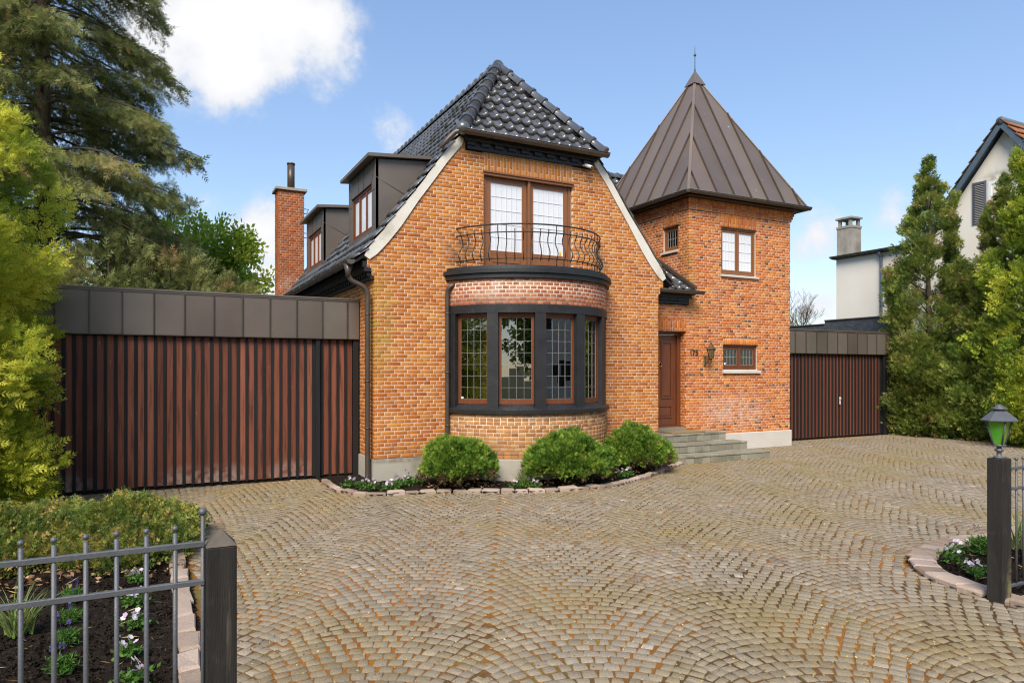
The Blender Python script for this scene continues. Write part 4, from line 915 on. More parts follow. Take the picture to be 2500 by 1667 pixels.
for mi_ in range(4):
    for v_ in range(8):
        for kind, hl_ in (('s', ST/2), ('h', HD/2)):
            Vp = piece_local(1, hl_, BH/2, .03, .003, .0018, .0010)
            protos[mi_, v_, kind] = quads_mesh('brick', Vp, [BM[mi_]], np.zeros(1))
wall_of = {0: core['gable_wall'], 1: core['turret_wall'], 2: bay_core, 3: bay_core}
for i in big:
    kind = 's' if HL[i] > .085 else 'h'; base = ST/2 if kind == 's' else HD/2
    q = bpy.data.objects.new('brick', protos[int(MI[i]), random.randrange(8), kind]); col.objects.link(q)
    e, u, n, c = EX[i]*(HL[i]/base), EY[i]*(HW[i]/(BH/2)), EZ_[i], Cc[i]
    q.matrix_world = Matrix(((e[0], u[0], n[0], c[0]), (e[1], u[1], n[1], c[1]), (e[2], u[2], n[2], c[2]), (0, 0, 0, 1)))
    q['rnd'] = float(RD[i]); adopt(q, wall_of[int(MI[i])])
# ------------------------------------------------------------------ security camera, number, lantern, mat, steps
t = empty('security_camera', (4.24, -.12, 5.97), 'small white security camera under the black cornice above the balcony door', 'camera')
one('bracket', M['camera_white'], t, lambda m: (m.lathe([(.002, 0), (.035, 0), (.03, .03), (.002, .03)], (4.22, -.07, 5.985), 12), m.tube([(4.22, -.06, 5.99), (4.235, -.13, 5.98)], .012, 8)))
one('body', M['camera_white'], t, lambda m: m.tube([(4.215, -.11, 6.0), (4.25, -.15, 5.975), (4.29, -.24, 5.93)], [.03, .034, .034], 12))
one('lens', M['black_glass'], t, lambda m: m.tube([(4.29, -.241, 5.93), (4.291, -.243, 5.929)], .022, 12))
t = empty('house_number', (8.02, .97, 2.3), 'metal house number 175 fixed to the brick wall beside the front door', 'sign')
for ch, x in (('1', 7.885), ('7', 7.965), ('5', 8.065)):
    cu = bpy.data.curves.new('digit', 'FONT'); cu.body = ch; cu.size = .185; cu.extrude = .006; cu.offset = .002
    ob = bpy.data.objects.new('digit_curve', cu); col.objects.link(ob); bpy.context.view_layer.update()
    me = bpy.data.meshes.new_from_object(ob.evaluated_get(bpy.context.evaluated_depsgraph_get())); bpy.data.objects.remove(ob)
    me.materials.clear(); me.materials.append(M['brass_dark']); me.transform(Matrix.Translation((x, .985, 2.30)) @ Matrix.Rotation(R(90), 4, 'X')); new_obj('digit', me, t)
t = empty('wall_lantern', (8.36, .98, 2.06), 'aged brass wall lantern on a scrolled bracket left of the small lower window', 'lamp')
LX, LY = 8.345, .76
one('bracket', M['brass_dark'], t, lambda m: (m.bbox(8.325, 8.385, .965, .998, 2.05, 2.29, .008), m.tube(smooth_path([(8.355, .97, 2.10), (8.355, .90, 2.13), (8.35, .83, 2.20), (LX, LY, 2.22)]), .014, 8), m.tube(smooth_path([(8.355, .97, 2.25), (8.355, .93, 2.27), (8.352, .89, 2.24), (8.352, .88, 2.20)]), .011, 8)))
one('cage', M['brass_dark'], t, lambda m: ([m.tube([(LX+.058*math.cos(a), LY+.058*math.sin(a), 2.235), (LX+.095*math.cos(a), LY+.095*math.sin(a), 2.44)], .007, 6) for a in np.arange(6)*math.pi/3], m.lathe([(.02, 2.21), (.065, 2.225), (.065, 2.24), (.02, 2.245)], (LX, LY, 0), 6), m.lathe([(.015, 2.12), (.008, 2.16), (.03, 2.19), (.02, 2.215)], (LX, LY, 0), 10)))
one('pane', M['glass_amber'], t, lambda m: m.lathe([(.052, 2.242), (.088, 2.438)], (LX, LY, 0), 6, cap=False, smooth=False))
one('cap', M['brass_dark'], t, lambda m: (m.lathe([(.10, 2.435), (.122, 2.442), (.118, 2.455), (.06, 2.51), (.045, 2.545), (.05, 2.552), (.02, 2.565)], (LX, LY, 0), 6, smooth=False), m.lathe([(.01, 2.56), (.026, 2.58), (.018, 2.60), (.006, 2.615), (.010, 2.63), (.002, 2.66)], (LX, LY, 0), 8)))
steps = empty('front_steps', (7.5, .1, 0), 'three grey paver steps leading up to the front door', 'steps')
for (k, yf, xr, z1, z0) in ((0, .36, 8.42, .52, .345), (1, -.10, 8.62, .34, .165), (2, -.56, 8.84, .16, -.05)):
    yb = (.97, .345, -.115)[k]; xl = 6.2
    st = one('step', M['concrete'], steps, lambda m: m.box(xl+.02, xr-.012, yf+.03, yb, z0, z1-.03))
    n = int((xr-xl)/.205); pw = (xr-xl)/n
    for i in range(n):
        x0 = xl+i*pw; dz = random.uniform(-.003, .003)
        m = MB(); m.rv = random.random(); m.bbox(x0+.004, x0+pw-.004, yf+random.uniform(-.004, .004), yf+.032, z0 if k < 2 else 0, z1-.036, .004); m.build('paver', M['concrete'], st)
        m = MB(); m.rv = random.random(); m.bbox(x0+.004, x0+pw-.004, yf-.012, yf+.20, z1-.032, z1+dz, .005); m.build('paver', M['concrete'], st)
    m = MB(); m.rv = .7; m.box(xl, xr, yf+.205, yb-.002, z1-.03, z1-.002); m.build('tread', M['concrete'], st)
one('door_mat', M['mat'], None, lambda m: m.bbox(6.95, 7.95, .50, .93, .525, .548, .006))
tag(bpy.data.objects['door_mat'], 'brown coir mat lying on the top step at the front door', 'mat')

# ------------------------------------------------------------------ garages
def garage(label, x0, x1, yf, zf0, zf1, panel0, pitch, boards, zb, bmat, depth, posts=(), handle=None, xl_wall=None):
    g = empty('garage', ((x0+x1)/2, yf+1, 0), label, 'garage')
    one('wall', M['black_wood'], g, lambda m: (m.box(x0+.02, x1, yf+.135, yf+.2, -.05, zf1-.05), m.box(x0+.02, x0+.12, yf+.2, yf+depth, -.05, zf1-.05), m.box(x0+.02, x1, yf+depth-.1, yf+depth, -.05, zf1-.05)))
    one('roof', M['bitumen'], g, lambda m: m.box(x0+.02, x1, yf+.06, yf+depth, zf1-.049, zf1-.02))
    one('roof_edge', M['copper'], g, lambda m: (m.box(x0, x1, yf-.025, yf+.06, zf1, zf1+.028), m.box(x0, x1, yf-.012, yf+.05, zf1-.03, zf1-.001)))
    one('fascia_base', M['copper_dark'], g, lambda m: m.box(x0, x1, yf+.013, yf+.058, zf0-.004, zf1-.031))
    one('fascia_drip', M['copper_dark'], g, lambda m: m.box(x0, x1, yf-.012, yf+.06, zf0-.012, zf0-.0045))
    p = panel0; xs = []
    while p > x0: xs.append(p); p -= pitch
    p = panel0+pitch
    while p < x1: xs.append(p); p += pitch
    xs = sorted(set([x0]+xs+[x1]))
    for a, b in zip(xs[:-1], xs[1:]):
        if b-a < .02: continue
        m = MB(); m.rv = random.random(); j = random.uniform(-.003, .003)
        c = (a+b)/2; # slightly oil-canned sheet
        n = 4; vs = []; 
        for i in range(n+1):
            for k in range(3):
                bul = -.004*math.sin(math.pi*i/n)*math.sin(math.pi*k/2)*random.uniform(.4, 1.4); vs.append((a+.006+(b-a-.012)*i/n, yf+bul+j*.4, zf0+(zf1-.032-zf0)*k/2))
        fs = [(i*3+k, (i+1)*3+k, (i+1)*3+k+1, i*3+k+1) for i in range(n) for k in range(2)]
        m.smooth = True; m.add(vs, fs); m.build('fascia_panel', M['copper'], g)
    for x in xs[1:-1]: one('standing_seam', M['copper_dark'], g, lambda m: m.box(x-.007, x+.007, yf-.024, yf+.012, zf0, zf1-.032))
    d = one('door', M['black_wood'], g, lambda m: m.box(x0+.02, x1-.01, yf+.115, yf+.134, zb-.02, zf0+.05))
    for (a, b) in boards:
        m = MB(); m.rv = random.random(); jj = random.uniform(-.004, .004); m.bbox(a, b, yf+.09+jj, yf+.113, zb+random.uniform(-.004, .01), zf0-.02, .004); m.build('board', bmat, d)
    for (q0, q1) in zip([b for a, b in boards[:-1]], [a for a, b in boards[1:]]):
        if q1 < q0: continue
        m = MB(); m.box(q0-.001, q1+.001, yf+.074+random.uniform(-.003, .003), yf+.0895, zb-.015, zf0-.03); m.build('batten', M['black_wood'], d)
    for (a, b) in posts: one('door_post', M['black_wood'], d, lambda m: m.bbox(a, b, yf+.02, yf+.08, 0, zf0-.025, .004))
    if handle:
        x, z = handle
        one('door_handle', M['camera_white'], d, lambda m: (m.bbox(x-.02, x+.02, yf+.02, yf+.04, z-.11, z+.10, .004), m.tube([(x, yf+.03, z+.05), (x, yf-.02, z+.05), (x-.09, yf-.025, z+.05)], .01, 8)))
    return g
bl = []
x = -.125
for i in range(4): bl.append((x-.101, x)); x -= .142
bl.append((x-.09, x)) if False else None
x = -.845
while x > -5.5: bl.append((x-.0985+random.uniform(-.003, .003), x)); x -= .1395
bl = sorted(bl)
garage('wide garage of red-brown boards under a brown copper fascia, left of the house', -5.75, -.012, .93, 2.51, 3.215, -.24, .4455, bl, .06, M['board'], 5.2, posts=[(-.79, -.715), (-.125+.005, -.02)])
br = []
x = 12.1
while x < 16.05: br.append((x, x+.085)); x += .143
garage('narrow garage with dark slatted double doors, right of the turret', 11.35, 16.75, 1.72, 2.42, 3.06, 12.73, .4335, br, .05, M['board_dark'], 5.0, posts=[(16.16, 16.30), (16.55, 16.74)], handle=(14.19, 1.08))

# ------------------------------------------------------------------ neighbours beyond the right garage
nh = empty('white_house', (24, .4, 0), 'white rendered neighbouring house with a stained pointed gable and grey shutter', 'house')
NX = 20.0; AY, AZN = .35, 9.42; SLP = 1.33
wall = MB(); hw = 3.0
wall.prism([(NX, AY-hw, -.1), (NX, AY+hw, -.1), (NX, AY+hw, AZN-hw*SLP), (NX, AY, AZN), (NX, AY-hw, AZN-hw*SLP)], (9, 0, 0)); wall.build('wall', M['render_white'], nh)
for s in (-1, 1):
    a = Vector((NX-.30, AY, AZN+.12)); b = Vector((NX-.30, AY+s*(hw+.4), AZN+.12-(hw+.4)*SLP))
    rf = one('roof', M['clay'] if s < 0 else M['blue_barge'], nh, lambda m: m.prism([a, b, b+Vector((10, 0, 0)), a+Vector((10, 0, 0))], (0, 0, .10)))
    one('barge_board', M['blue_barge'], nh, lambda m: m.prism([a+Vector((-.03, 0, .09)), b+Vector((-.03, 0, .09)), b+Vector((-.03, 0, -.17)), a+Vector((-.03, 0, -.17))], (.05, 0, 0)))
    dv = (b-a); n = 16
    for i in range(n):
        q = a+dv*(i/n); e = dv.normalized(); nn = Vector((0, -e.z*s, e.y*s)) if False else Vector((0, s*abs(e.z), abs(e.y))).normalized()
        for c in range(5):
            o = q+Vector((c*.26-.06, 0, .10)); m = MB(); m.rv = random.random()
            m.prism([o, o+Vector((.25, 0, 0)), o+Vector((.25, 0, 0))+e*.38+nn*.05, o+e*.38+nn*.05], nn*.03); m.build('roof_tile', M['clay'] if s < 0 else M['bark'], rf)
one('ridge', M['blue_barge'], nh, lambda m: m.tube([(NX-.34, AY, AZN+.16), (NX+9, AY, AZN+.16)], .13, 10))
one('window', M['white_paint'], nh, lambda m: (frame_ring(m, (NX-.02, .86, 6.55), (0, -1, 0), (0, 0, 1), (-1, 0, 0), 2.2, 1.32, .09, .08), m.box(NX-.02, NX+.03, -.02, .10, 6.64, 7.78)))
one('pane', M['glass_sky_curtain'], nh, lambda m: m.add([(NX+.005, .80, 6.62), (NX+.005, -1.3, 6.62), (NX+.005, -1.3, 7.80), (NX+.005, .80, 7.80)], [(0, 1, 2, 3)]))
one('curtain', M['curtain'], nh, lambda m: [m.add([(NX-.0+.003+.0015*(i % 2), .78-i*.05, 6.62), (NX+.003+.0015*((i+1) % 2), .73-i*.05, 6.62), (NX+.003+.0015*((i+1) % 2), .73-i*.05, 7.8), (NX+.003+.0015*(i % 2), .78-i*.05, 7.8)], [(0, 1, 2, 3)]) for i in range(40)]) if False else None
sh = one('shutter', M['shutter'], nh, lambda m: frame_ring(m, (NX-.03, 1.34, 6.6), (0, -1, 0), (0, 0, 1), (-1, 0, 0), .42, 1.34, .06, .04))
for i in range(22): one('slat', M['shutter'], sh, lambda m: m.obox((NX-.04, 1.13, 6.69+i*.055), (0, .15, 0), (.016, 0, -.012), (.003, 0, .004)))
ex_ = empty('white_extension', (23, 4.8, 0), 'flat-roofed white rendered block with a weathered stone chimney behind the right garage', 'building')
one('wall', M['render_white'], ex_, lambda m: m.box(NX, NX+6, 3.36, 6.34, -.1, 6.20))
one('roof', M['bitumen'], ex_, lambda m: m.prism([(NX-.15, 3.36, 6.21), (NX-.15, 6.45, 6.21), (NX+6.2, 6.45, 6.21), (NX+6.2, 3.36, 6.21)], (0, 0, .10)))
one('gutter', M['zinc'], ex_, lambda m: gutter_mesh(m, (NX-.2, 3.36, 6.30), (NX-.2, 6.45, 6.30), .07, (-1, 0, 0)))
pipe(smooth_path([(NX-.2, 4.45, 6.2), (NX-.14, 4.45, 6.08), (NX-.06, 4.45, 5.9), (NX-.06, 4.45, 4.0), (NX-.06, 4.45, 2.0)]), r=.05, parent=ex_, mat=M['blue_barge'])
chn = one('chimney', M['stone_grey'], ex_, lambda m: (m.box(NX+.02, NX+.60, 5.72, 6.33, 6.22, 7.35), m.box(NX+.0, NX+.62, 5.70, 6.35, 7.352, 7.44)))
one('chimney_cap', M['stone_grey'], chn, lambda m: ([m.box(NX+.05+a*.43, NX+.15+a*.43, 5.75+b*.45, 5.85+b*.45, 7.442, 7.70) for a in (0, 1) for b in (0, 1)], m.box(NX-.02, NX+.64, 5.68, 6.37, 7.702, 7.77)))
bp = empty('felted_shed', (18, 4.5, 0), 'low roof upstand in grey bitumen felt behind the right garage', 'shed')
one('wall', M['bitumen'], bp, lambda m: (m.box(17.9, 18.3, 2.86, 5.2, 0, 3.70), m.box(17.9, 18.3, 5.201, 8.6, 0, 3.58)))
one('edge_trim', M['zinc'], bp, lambda m: (m.box(17.86, 18.32, 2.82, 5.2, 3.702, 3.735), m.box(17.86, 18.32, 5.201, 8.6, 3.582, 3.61)))
tag(one('garden_wall', M['render_white'], None, lambda m: m.bbox(16.86, 17.12, 1.78, 2.3, -.1, 2.5, .02)), 'white rendered wall end between right garage doors and thuja hedge', 'wall')

# ------------------------------------------------------------------ paving
def inpoly(x, y, poly):
    x = np.asarray(x); y = np.asarray(y); r = np.zeros(x.shape, bool); n = len(poly)
    for i in range(n):
        x0, y0 = poly[i]; x1, y1 = poly[(i+1) % n]
        c = ((y0 > y) != (y1 > y)); xx = (x1-x0)*(y-y0)/((y1-y0) if y1 != y0 else 1e-9)+x0; r ^= c & (x < xx)
    return r
def rounded(pts, n=8): return [(p.x, p.y) for p in smooth_path([(a, b, 0) for a, b in pts], n)]
bedA_line = rounded([(-.80, .60), (-.80, .1), (-.78, -.45), (-.66, -.92), (-.36, -1.18), (.14, -1.30), (.75, -1.45), (1.35, -1.78), (2.06, -2.10), (2.85, -2.22), (3.7, -2.08), (4.87, -1.48), (5.95, -.80), (6.30, -.60)])
bedA = bedA_line+[(6.30, .0), (0, .0), (0, .96), (-.8, .96)]
bedB_line = rounded([(6.6, -6.98), (5.2, -6.97), (4.58, -6.95), (4.08, -6.98), (3.62, -7.12), (3.32, -7.32), (3.06, -7.62), (2.93, -7.92), (2.90, -8.15), (2.90, -8.6), (2.95, -9.4)])
bedB = bedB_line+[(7.0, -9.4), (7.0, -6.98)]
bedC_line = [(-3.07, -9.6), (-3.07, -6.0), (-3.07, -3.0), (-3.07, -1.2)]
bedC = bedC_line+[(-5.6, -1.0), (-8, -1.0), (-8, -9.6)]
court = [(-6.2, 1.0), (-6.2, -.95), (-5.6, -.95), (-3.0, -1.15), (-3.0, -13), (20, -13), (16.6, -4), (16.75, 1.75), (11.3, 1.75), (11.3, .98), (6.2, .98), (6.2, .02), (0, .02), (0, 1.0)]
drive = one('driveway', M['joint'], None, lambda m: m.add([(-3.07, -14, -.003), (21, -14, -.003), (21, 2.2, -.003), (-7, 2.2, -.003), (-7, -.95, -.003), (-5.6, -.95, -.003), (-3.07, -1.15, -.003)], [(0, 1, 2, 3, 4, 5, 6)]))
tag(drive, 'cobbled forecourt laid in fan patterns with mossy orange joints', 'driveway', kind='structure')
W_ = 1.42; RR = W_*.7071; AP = .104; cent = []; tang = []; HLs = []; HWs = []
for cidx in range(-12, 18):
    pc = cidx*W_+.55; ph = (cidx*.37 % 1)*AP
    for k in range(-20, 260):
        q0 = k*AP+ph-RR*.85
        nst = 15; da = (math.pi/2)/nst
        th = -math.pi/4+(np.arange(nst)+ (.5 if k % 2 == 0 else 0.))*da
        th = th+rng.normal(0, .05*da, th.shape)
        p = pc+RR*np.sin(th); q = q0+RR*np.cos(th)+rng.normal(0, .003, th.shape)
        cent.append(np.stack([p, q], 1)); tang.append(np.stack([np.cos(th), -np.sin(th)], 1)); HLs.append(np.full(len(th), RR*da/2-.0078)+rng.normal(0, .0035, len(th))); HWs.append(AP*np.cos(th)/2-.0066+rng.normal(0, .003, len(th)))
cent = np.concatenate(cent); tang = np.concatenate(tang); HLs = np.clip(np.concatenate(HLs), .025, .07); HWs = np.clip(np.concatenate(HWs), .022, .07)
XY = np.array([CAM.x, CAM.y])[None]+cent[:, :1]*Rw[None]+cent[:, 1:]*Fw[None]
Tg = tang[:, :1]*Rw[None]+tang[:, 1:]*Fw[None]
stepbox = [(6.2, -.57), (8.86, -.57), (8.66, -.1), (8.5, .98), (6.2, .98)]
ok = inpoly(XY[:, 0], XY[:, 1], court) & ~inpoly(XY[:, 0], XY[:, 1], bedA) & ~inpoly(XY[:, 0], XY[:, 1], bedB) & ~inpoly(XY[:, 0], XY[:, 1], bedC) & ~inpoly(XY[:, 0], XY[:, 1], stepbox)
px, py, dep = project(XY[:, 0], XY[:, 1], np.zeros(len(XY)))
ok &= (dep > 2.2) & (px > -900) & (px < 3400)
XY = XY[ok]; Tg = Tg[ok]; HLs = HLs[ok]; HWs = HWs[ok]; px = px[ok]; py = py[ok]; dep = dep[ok]
ns = len(XY); EXs = np.concatenate([Tg, np.zeros((ns, 1))], 1); EZs = np.tile((0, 0, 1.), (ns, 1)); EYs = np.cross(EZs, EXs)
Cs = np.concatenate([XY, rng.normal(.004, .0012, (ns, 1))], 1)
infr = (px > 590) & (px < 2440) & (py < 1655) & (dep > 2)
sc_ = np.where(infr, 1/dep**3, 0); bigs = np.argsort(-sc_)[:300]; isb = np.zeros(ns, bool); isb[bigs] = True
rs = np.where(~isb)[0]; srnd = np.clip(rng.normal(.5, .17, ns), 0, 1)
Vl = piece_local(len(rs), HLs[rs], HWs[rs], .03, .005, .0055, .0012, .0)
so_ = new_obj('paving_setts', quads_mesh('paving_setts', place(Vl, Cs[rs], EXs[rs], EYs[rs], EZs[rs]), [M['sett']], srnd[rs]), drive); so_['kind'] = 'stuff'
sp = [quads_mesh('sett', piece_local(1, .047, .045, .03, .005, .0045, .0012), [M['sett']], np.zeros(1)) for i in range(14)]
for i in bigs:
    q = bpy.data.objects.new('sett', random.choice(sp)); col.objects.link(q); e = EXs[i]*(HLs[i]/.047); u = EYs[i]*(HWs[i]/.045); c = Cs[i]
    q.matrix_world = Matrix(((e[0], u[0], 0, c[0]), (e[1], u[1], 0, c[1]), (0, 0, 1, c[2]), (0, 0, 0, 1))); q['rnd'] = float(srnd[i]); adopt(q, drive)
print('setts', ns, 'bricks', len(D_), 'tiles', len(TL.d))

# ------------------------------------------------------------------ beds with kerb stones
def vnoise(x, y, seed=0):
    r_ = np.zeros_like(x)
    for k, (fx, fy, ph, a) in enumerate(((3.1, 2.3, .3, 1), (-5.2, 4.7, 1.7, .7), (11.3, -9.1, 2.2, .5), (17.9, 23.1, .8, .35), (-31, 27, 3.1, .25), (47, 53, 1.1, .2))): r_ += a*np.sin(fx*x+fy*y+ph+seed)
    return r_
def soil(name, poly, z, label, step=.05, bump=.007):
    P_ = np.array(poly); x0, y0 = P_.min(0)-step; x1, y1 = P_.max(0)+step; nx = int((x1-x0)/step)+1; ny = int((y1-y0)/step)+1
    gx, gy = np.meshgrid(x0+np.arange(nx)*step, y0+np.arange(ny)*step, indexing='ij'); gx = gx+rng.normal(0, step*.2, gx.shape); gy = gy+rng.normal(0, step*.2, gy.shape)
    gz = z+bump*vnoise(gx, gy)+rng.normal(0, bump*.7, gx.shape)
    cx = (gx[:-1, :-1]+gx[1:, 1:])/2; cyy = (gy[:-1, :-1]+gy[1:, 1:])/2; keep = inpoly(cx, cyy, poly)
    I, Jx = np.where(keep); ix = lambda i, j: i*ny+j
    Q = np.stack([ix(I, Jx), ix(I+1, Jx), ix(I+1, Jx+1), ix(I, Jx+1)], 1)
    V = np.stack([gx, gy, gz], -1).reshape(-1, 3); used = np.unique(Q); mp = np.zeros(len(V), int); mp[used] = np.arange(len(used))
    o = new_obj(name, np_mesh(name, V[used], mp[Q], [M['soil']], np.full(len(Q), .4))); return tag(o, label, 'flower bed', kind='structure')
def kerb(line, parent, wid=.115, ln=(.20, .34), z1=.062, side=1):
    pts = [Vector((a, b, 0)) for a, b in line]; d = [0]
    for a, b in zip(pts[:-1], pts[1:]): d.append(d[-1]+(b-a).length)
    at_ = lambda s: Vector((np.interp(s, d, [p.x for p in pts]), np.interp(s, d, [p.y for p in pts]), 0))
    s = 0
    while s < d[-1]-.06:
        l_ = min(random.uniform(*ln), d[-1]-s); a, b = at_(s+.006), at_(s+l_-.006); e = (b-a).normalized(); n = Vector((-e.y, e.x, 0))*side; h2 = z1+random.uniform(-.014, .012); w0 = wid+random.uniform(-.012, .012)
        j = lambda k=.009: Vector((random.gauss(0, k), random.gauss(0, k), 0)); ch = .018
        base = [a+j(), b+j(), b+n*w0+j(), a+n*w0+j()]; cc = sum(base, Vector())/4
        m = MB(); m.rv = random.random(); vs = [p+Vector((0, 0, -.08)) for p in base]+[p+Vector((0, 0, h2-ch+random.gauss(0, .004))) for p in base]+[p+(cc-p).normalized()*.026+Vector((0, 0, h2+random.gauss(0, .004))) for p in base]
        m.add(vs, [tuple(q) for q in PQ.tolist()]); o = m.build('kerb_stone', M['kerb'], parent); s += l_
bA = soil('flower_bed', bedA, .03, 'dark soil bed curving round the bay window behind a granite kerb'); kerb(bedA_line, bA, side=1)
bB = soil('flower_bed', bedB, .02, 'dark soil bed behind the right gate post with a pale stone kerb'); kerb(bedB_line, bB, wid=.24, ln=(.17, .26), z1=.06, side=1)
bC = soil('flower_bed', bedC, .022, 'dark soil bed behind the left railing with pinkish kerb', bump=.007, step=.05); kerb(bedC_line, bC, wid=.145, ln=(.28, .42), z1=.065, side=1)
# ------------------------------------------------------------------ foliage
def tpl_fan(n=7, spread=1.0, w=.11, curl=.1):
    """flat fan of scale-leaf twigs: quads, x along the spray"""
    qs = []
    for i in range(n):
        u = (i/(n-1)*2-1) if n > 1 else 0; a = u*spread; l = 1-.45*abs(u)**1.5; b = .12*(1-abs(u)); d = np.array((math.cos(a), math.sin(a))); p = np.array((-d[1], d[0]))
        o = np.array((b+.05*i % .1, 0.)); q = [o, o+d*l*.45+p*w*.5, o+d*l, o+d*l*.45-p*w*.5]
        qs.append([(x[0], x[1], curl*(x[0]**2)*(-1)+.03*((i % 3)-1)) for x in q])
    return np.array(qs)
def tpl_feather(n=5, w=.10, droop=.35):
    qs = []
    for i in range(n):
        for s in (-1, 1):
            x0 = i/n*.8; l = .42*(1-.5*i/n); a = s*R(42); d = np.array((math.cos(a), math.sin(a))); p = np.array((-d[1], d[0])); o = np.array((x0, 0.))
            q = [o, o+d*l*.5+p*w*.5, o+d*l, o+d*l*.5-p*w*.5]; qs.append([(x[0], x[1], -droop*x[0]**2-.25*x[1]**2) for x in q])
    qs.append([(0, .02, 0), (.5, .03, -droop*.25), (1.0, 0, -droop), (.5, -.03, -droop*.25)])
    return np.array(qs)
def tpl_leaf(n=3, w=.6):
    qs = []
    for i in range(n):
        a = i*2.4; o = np.array((.35*math.cos(a), .35*math.sin(a), .2*((i % 3)-1))); d = np.array((math.cos(a+.6), math.sin(a+.6), .3*((i % 2)*2-1))); d /= np.linalg.norm(d); p = np.cross(d, (0, 0, 1.)); p /= np.linalg.norm(p)
        qs.append([o, o+d*.5+p*w*.5, o+d, o+d*.5-p*w*.5])
    return np.array(qs)
def tpl_star(n=6, w=.16):
    qs = []
    for i in range(n):
        a = i*2.399; e = .35+.6*(i/n); d = np.array((e, math.sqrt(max(0, 1-e*e))*math.cos(a), math.sqrt(max(0, 1-e*e))*math.sin(a))); p = np.cross(d, (.3, .9, .2)); p /= np.linalg.norm(p)
        o = np.zeros(3); l = .7+.3*((i*7) % 5)/5; qs.append([o, d*l*.5+p*w*.5, d*l, d*l*.5-p*w*.5])
    return np.array(qs)
FAN, FAN5, FEA, LEAF, STAR = tpl_fan(), tpl_fan(5, .9, .17), tpl_feather(3, .085, .35), tpl_leaf(), tpl_star()
FROND = tpl_feather(3, .125, .22); TWIG = tpl_feather(2, .19, .2)
def unit(v): return v/np.maximum(np.linalg.norm(v, axis=-1, keepdims=True), 1e-9)
def foliage(C, Dv, size, tpl, rnd, hint=None, roll=1.0):
    """returns verts (n*q,4,3) and per-quad rnd; hint = preferred 'sideways' vector"""
    n = len(C); d = unit(Dv); h = rng.normal(0, 1, (n, 3))*roll+(0 if hint is None else hint); b = unit(np.cross(np.cross(d, h), d)); nn = np.cross(d, b)
    sz = np.broadcast_to(size, n)[:, None, None, None]; T = tpl[None]
    V = C[:, None, None, :]+sz*(T[..., 0:1]*d[:, None, None, :]+T[..., 1:2]*b[:, None, None, :]+T[..., 2:3]*nn[:, None, None, :])
    return V.reshape(-1, 4, 3), np.repeat(rnd, len(tpl))
def fol_obj(name, parts, mat, parent):
    V = np.concatenate([p[0] for p in parts]); r_ = np.concatenate([p[1] for p in parts]); n = len(V)
    return new_obj(name, np_mesh(name, V.reshape(-1, 3), np.arange(n*4, dtype=np.int32).reshape(-1, 4), [mat], r_), parent)
def ball(n): return unit(rng.normal(0, 1, (n, 3)))*rng.random((n, 1))**(1/3)
def clumped(cl, cdir, nper, crad, size, tpl, out=.7, up=.25, jit=.55, rbase=.5, rvar=.25, sjit=.3, hint=None, roll=1., squash=(1, 1, 1)):
    """cl (k,3) clump centres, cdir (k,3) their outward direction"""
    k = len(cl); idx = np.repeat(np.arange(k), nper); off = ball(len(idx))*np.array(squash)*np.repeat(np.broadcast_to(crad, k), nper)[:, None]
    C = cl[idx]+off; D_ = cdir[idx]*out+unit(off+1e-6)*.5+np.array((0, 0, up))+rng.normal(0, jit*.5, C.shape)
    cr = np.clip(rng.normal(rbase, rvar, k), 0, 1)[idx]; rn = np.clip(cr+rng.normal(0, .12, len(idx)), 0, 1)
    # tips that stick out of the clump are the young growth
    rn = np.clip(rn+.16*((off*cdir[idx]).sum(1)/np.repeat(np.broadcast_to(crad, k), nper)), 0, 1)
    return foliage(C, D_, size*(1+rng.normal(0, sjit, len(idx))).clip(.4, 1.8), tpl, rn, hint, roll)
def trunk_obj(parent, base, top, r0, r1, mat, wob=.08, n=10, name='trunk', limbs=()):
    b, t_ = Vector(base), Vector(top); m = MB(); pts = []
    for i in range(n+1):
        q = i/n; p = b.lerp(t_, q)+Vector((random.gauss(0, wob*.5), random.gauss(0, wob*.5), 0))*(1 if 0 < i else 0); pts.append(p)
    rs_ = [r0*(1.35 if i == 0 else 1)+(r1-r0)*i/n for i in range(n+1)]
    m.tube(pts, rs_, 10)
    for (pp, rr) in limbs: m.tube(pp, rr, 5)
    return m.build(name, mat, parent)
def at(px_, dep_): l_ = (px_-1250)/1689*dep_; return CAM.x+Fw[0]*dep_+Rw[0]*l_, CAM.y+Fw[1]*dep_+Rw[1]*l_

